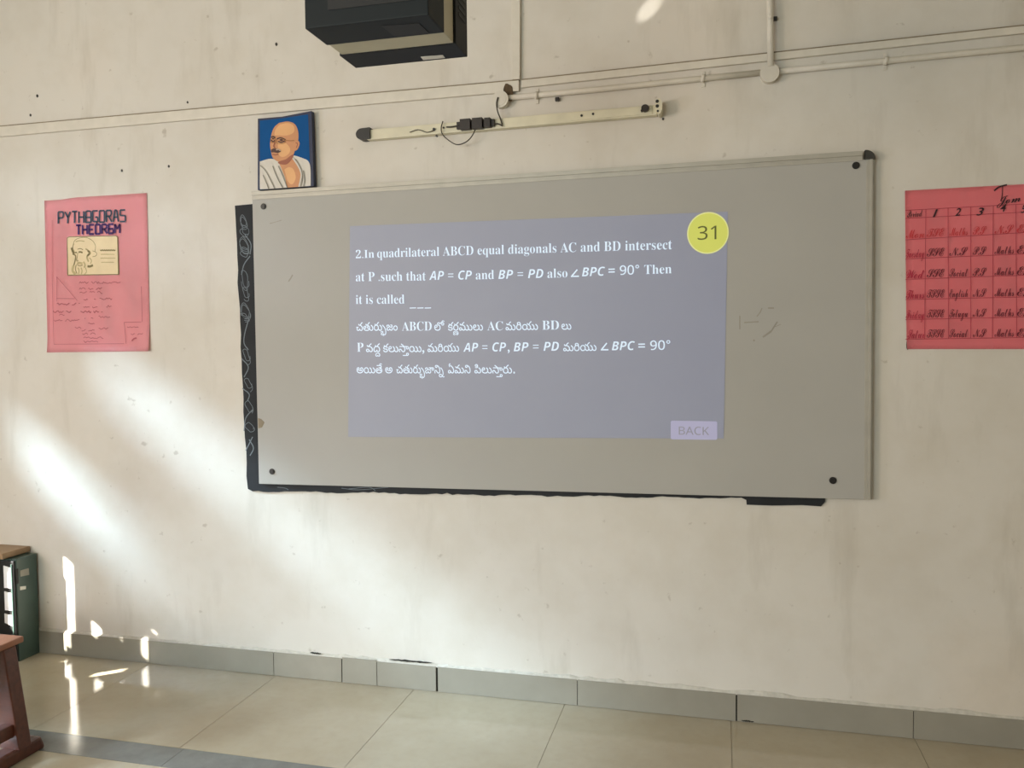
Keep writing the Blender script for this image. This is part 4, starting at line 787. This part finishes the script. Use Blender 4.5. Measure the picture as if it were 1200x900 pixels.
bm = bmesh.new(); disc(bm, (cz.x - .006, cz.z), 0.006, -0.062, -0.058, 12); disc(bm, (cz.x - .006, cz.z + .017), 0.006, -0.062, -0.058, 10); disc(bm, (cz.x - .004, cz.z - .018), 0.004, -0.062, -0.058, 10); obj('pin_slot', bm, M['black_plastic'], fix)
bm = bmesh.new(); cz = at(756, 127, -.045)
disc(bm, (cz.x, cz.z), 0.014, -0.052, FX, 18, rz=0.013); disc(bm, (cz.x - .012, cz.z - .008), 0.004, -0.053, FX, 10); obj('starter_cap', bm, M['choke'], fix)
bm = bmesh.new(); 
def cbox(a, b, py, hh, d, mi=0): # block on the batten between two pixels
    q0_, q1_ = at(a, py - (a - 560) * .087, FX), at(b, py - (b - 560) * .087, FX)
    hexa(bm, quad_at([q0_ + Vector((0, 0, -hh)), q1_ + Vector((0, 0, -hh)), q1_ + Vector((0, 0, hh)), q0_ + Vector((0, 0, hh))], FX - d), quad_at([q0_ + Vector((0, 0, -hh)), q1_ + Vector((0, 0, -hh)), q1_ + Vector((0, 0, hh)), q0_ + Vector((0, 0, hh))], FX), mi, .0015)
cbox(536, 580, 146, .014, .012); cbox(541, 553, 146, .020, .026); cbox(555, 567, 146, .020, .026); cbox(569, 576, 146, .018, .022)
obj('choke', bm, M['choke'], fix, label='dark brown choke block')
bm = bmesh.new()
tube(bm, smooth_path([at(*p, FX - .012) for p in ((519, 142), (517, 150), (519, 158), (528, 166), (536, 169.5), (545, 167), (552, 161), (557, 152))], 5), 0.0022, 6)
tube(bm, smooth_path([at(*p, FX - .010) for p in ((523, 149), (530, 148.5), (538, 147))], 4), 0.003, 6)
tube(bm, smooth_path([at(*p, FX - .008) for p in ((577, 146), (583, 145), (589, 147.5))], 4), 0.003, 6)
tube(bm, smooth_path([at(*p, FX - .006) for p in ((480, 155), (490, 152), (500, 155), (508, 153))], 4), 0.0016, 6)
obj('wiring', bm, M['wire'], fix)
for px, py, r_ in ((508.5, 151.5, .0055), (519.5, 149.5, .003), (681.5, 135.5, .0045), (695, 133.5, .0045), (511.5, 159, .004)):
    bm = bmesh.new(); q = at(px, py, FX - .005); disc(bm, (q.x, q.z), r_, FX - .007, FX + .003, 12); obj('screw', bm, M['black_plastic'], fix)
bm = bmesh.new(); tube(bm, smooth_path([at(*p, -.04) for p in ((583.5, 114), (582, 121), (583, 130), (586, 138), (588.5, 146))], 5), 0.0026, 6)
obj('hanging_wire', bm, M['wire'], label='short dark wire hanging from the sooty junction box down to the batten', cat='wire')
# nail holes and specks on the plaster
for k, (px, py, r_) in enumerate(((44, 112.5, .007), (198, 195, .006), (143, 200, .006), (36, 135, .006), (324, 52, .007), (220, 120, .005), (777, 139.5, .005), (1063.5, 404, .006))):
    bm = bmesh.new(); q = at(px, py, 0)
    disc(bm, (q.x, q.z), r_ * .7, -.003, 0, 10, rz=r_ * (3 if k == 7 else 1.0))
    obj('nail', bm, M['cap'], label=('dark nail high on the wall at the far left', 'dark nail right of the pink theorem chart\'s top edge, nearest the portrait', 'dark nail just above the pink theorem chart', 'dark nail just above the left cable casing', 'dark nail left of the hanging projector', 'dark nail just above the left casing, nearest the portrait', 'dark nail under the right end of the tube fitting', 'black peg at the lower left corner of the timetable')[k], cat='nail')

# ------------------------------------------------------------------ projector hanging from the ceiling, seen from behind and below
PY1, PY0 = CAM.y + 2.0, CAM.y + 2.0 / 1.158
pz = at(417, 80, PY1).z; PX0 = at(417, 80, PY1).x; PX1 = at(548, 69.5, PY1).x; PZ1 = pz + 0.20
yc0, yc1 = CAM.y + 2.0 * 443 / 483 * 1.0, CAM.y + 2.0 * 443 / 465
proj = thing('ceiling_projector', ((PX0 + PX1) / 2, (PY0 + PY1) / 2, pz), 'boxy dark projector with a cream band, hanging at the top of the picture', 'projector')
bm = bmesh.new(); box(bm, PX0, PX1, yc1, PY1, pz, PZ1, 0, .002)
front = obj('front_housing', bm, M['proj_side'], proj)
bm = bmesh.new()
for k in range(7): box(bm, PX1 - .001, PX1 + .0012, yc1 + .022, PY1 - .018, pz + .075 + .016 * k, pz + .082 + .016 * k)
obj('vent_slots', bm, M['proj_black'], front)
bm = bmesh.new(); box(bm, PX0 + .006, PX1 - .006, yc0, yc1, pz + .002, PZ1 - .003, 0, .002); obj('cream_band', bm, M['proj_cream'], proj, label='cream plastic band')
bm = bmesh.new(); box(bm, PX0 + .002, PX1 - .004, PY0, yc0, pz, PZ1 - .006, 0, .003); rear = obj('rear_housing', bm, M['proj_dark'], proj)
bm = bmesh.new(); box(bm, PX0 + .06, PX1 - .012, PY0 - .0015, PY0, pz + .035, PZ1 - .03, 0, 0); obj('rear_panel', bm, M['proj_black'], rear, label='black recessed panel on the back')
def under(pts, zz): # quad on the underside plane from pixels
    return [(lambda v: (v.x, v.y))(CAM + (FWD + RIGHT * ((a - 600) / F_PX) - UP * ((b - 450) / F_PX)) * ((zz - CAM.z) / (FWD + RIGHT * ((a - 600) / F_PX) - UP * ((b - 450) / F_PX)).z)) for a, b in pts]
u = under(((447, 30), (491, 27), (503, 38.5), (462, 42)), pz); bm = bmesh.new()
hexa(bm, [(a, b, pz - .0012) for a, b in u], [(a, b, pz + .001) for a, b in u]); obj('filter_hatch', bm, M['proj_black'], rear, label='black square hatch underneath')
u = under(((493, 66.5), (519, 64.5), (521.5, 67.5), (496, 70)), pz); bm = bmesh.new()
hexa(bm, [(a, b, pz - .001) for a, b in u], [(a, b, pz + .001) for a, b in u]); obj('sticker', bm, M['sticker'], front, label='small white sticker underneath')
bm = bmesh.new(); mx, my = (PX0 + PX1) / 2, (PY0 + PY1) / 2
tube(bm, [(mx, my, PZ1 - .004), (mx, my, CEIL_Z - .012)], .02, 14); box(bm, mx - .07, mx + .07, my - .07, my + .07, CEIL_Z - .012, CEIL_Z, 0, .002); box(bm, mx - .06, mx + .06, my - .05, my + .05, PZ1 - .008, PZ1 + .006, 0, .002)
obj('ceiling_mount', bm, M['conduit'], proj)

# ------------------------------------------------------------------ green cabinet and board in the corner
CF = -0.138; cx1 = at(45, 700, -0.008).x; cz1 = at(44, 648, -.008).z; cx0 = cx1 - 0.42
cab = thing('metal_cabinet', ((cx0 + cx1) / 2, CF / 2, 0), 'dark green metal box with white front slots, on the floor by the wall', 'cabinet')
bm = bmesh.new(); box(bm, cx0, cx1, CF + .012, -.008, 0.0, cz1, 0, .006); body_ = obj('body', bm, M['steel_green'], cab)
fx = lambda px, py: at(px, py, CF)
bm = bmesh.new(); box(bm, cx0 + .004, cx1 - .002, CF, CF + .012, .006, cz1 - .006, 0, .004); door = obj('front_panel', bm, M['proj_black'], cab, label='black front panel')
xr = fx(14, 690).x
for (ya, yb) in ((663, 689), (693, 715), (719, 733)):
    z1_, z0_ = fx(9, ya).z, fx(9, yb).z
    bm = bmesh.new(); xl = fx(5.5, 690).x - (.004 if ya == 719 else 0)
    pts = [(xl, z0_ + (.012 if ya == 719 else 0)), (xr - .002, z0_), (xr - .002, z1_ - .008), (xl, z1_)]
    prism(bm, pts, CF - .003, CF); obj('white_slot', bm, M['louvre'], door, label='white slot in the front')
bm = bmesh.new(); box(bm, xr - .001, xr + .006, CF - .004, CF + .002, .02, cz1 - .02, 0, .002); obj('door_edge', bm, M['steel_green'], door)
def side(px, py): # point on the right side of the cabinet
    d = FWD + RIGHT * ((px - 600) / F_PX) - UP * ((py - 450) / F_PX); v = CAM + d * ((cx1 - CAM.x) / d.x); return v.y, v.z
KC = lambda a, b: (a / 6, 630 + b / 6)
def side_patch(pts, t, name, m, label=None):
    v = [side(*KC(*p)) for p in pts]; b_ = bmesh.new()
    hexa(b_, [(cx1, a, b) for a, b in v], [(cx1 + t, a, b) for a, b in v]); return obj(name, b_, m, body_, label=label)
side_patch(((140, 345), (180, 340), (180, 362), (140, 370)), .002, 'tag', M['sticker'], 'small white tag')
side_patch(((140, 232), (200, 215), (204, 262), (142, 275)), .0015, 'badge', M['smudge'], 'worn grey badge')
side_patch(((108, 222), (126, 216), (130, 320), (112, 328)), .0015, 'handle_slot', M['proj_black'], 'dark upright handle slot')
bm = bmesh.new(); box(bm, cx0 - .1, at(34, 640, -.01).x, CF - .02, -.004, cz1 + .004, cz1 + .03, 0, .003)
obj('wooden_plank', bm, M['plank'], label='light brown wooden plank lying on top of the green metal box', cat='plank')

# ------------------------------------------------------------------ low wooden bench at the left
BYf = -0.80                                                     # far edge of the bench
tz = at(28, 745, BYf).z; bx1 = at(28, 745, BYf).x; bx0 = bx1 - 1.05; BYn = BYf - 0.30
bench = thing('wooden_bench', ((bx0 + bx1) / 2, (BYf + BYn) / 2, 0), 'brown wooden bench end with a splayed leg and floor runner, at the bottom left corner', 'bench')
bm = bmesh.new(); box(bm, bx0, bx1, BYn, BYf, tz - .022, tz, 0, .005); obj('seat', bm, M['wood_top'], bench)
bm = bmesh.new(); box(bm, bx0 + .05, bx1 - .03, BYf - .045, BYf - .02, tz - .085, tz - .022, 0, .003); box(bm, bx0 + .05, bx1 - .03, BYn + .02, BYn + .045, tz - .085, tz - .022, 0, .003)
obj('apron', bm, M['wood'], bench)
def leg(x_t, x_b, yc):
    bm = bmesh.new(); w = .042; d = .026
    hexa(bm, [(x_b - w, yc - d, .045), (x_b + w, yc - d, .045), (x_b + w, yc + d, .045), (x_b - w, yc + d, .045)],
         [(x_t - w * .8, yc - d, tz - .022), (x_t + w * .8, yc - d, tz - .022), (x_t + w * .8, yc + d, tz - .022), (x_t - w * .8, yc + d, tz - .022)], 0, .004)
    obj('leg', bm, M['wood'], bench)
xt, xb = bx1 - .034, bx1 + .010
for s in (0, 1):
    a, b = (xt, xb) if s == 0 else (bx0 + .045, bx0 - .012)
    for yc in (BYf - .06, BYn + .06): leg(a, b, yc)
    bm = bmesh.new(); hexa(bm, [(b - .032, BYn - .03, 0), (b + .032, BYn - .03, 0), (b + .032, BYf + .035, 0), (b - .032, BYf + .035, 0)], [(b - .032, BYn - .03, .048), (b + .032, BYn - .03, .048), (b + .032, BYf + .018, .048), (b - .032, BYf + .018, .048)], 0, .010)
    obj('runner', bm, M['wood'], bench)
    bm = bmesh.new(); box(bm, b - .022, b + .018, BYn + .084, BYf - .084, .09, .135, 0, .004); obj('end_rail', bm, M['wood'], bench)
bm = bmesh.new(); ym = (BYf + BYn) / 2; box(bm, bx0 + .01, bx1 - .012, BYf - .075, BYf - .045, .075, .115, 0, .004); obj('stretcher', bm, M['wood'], bench)
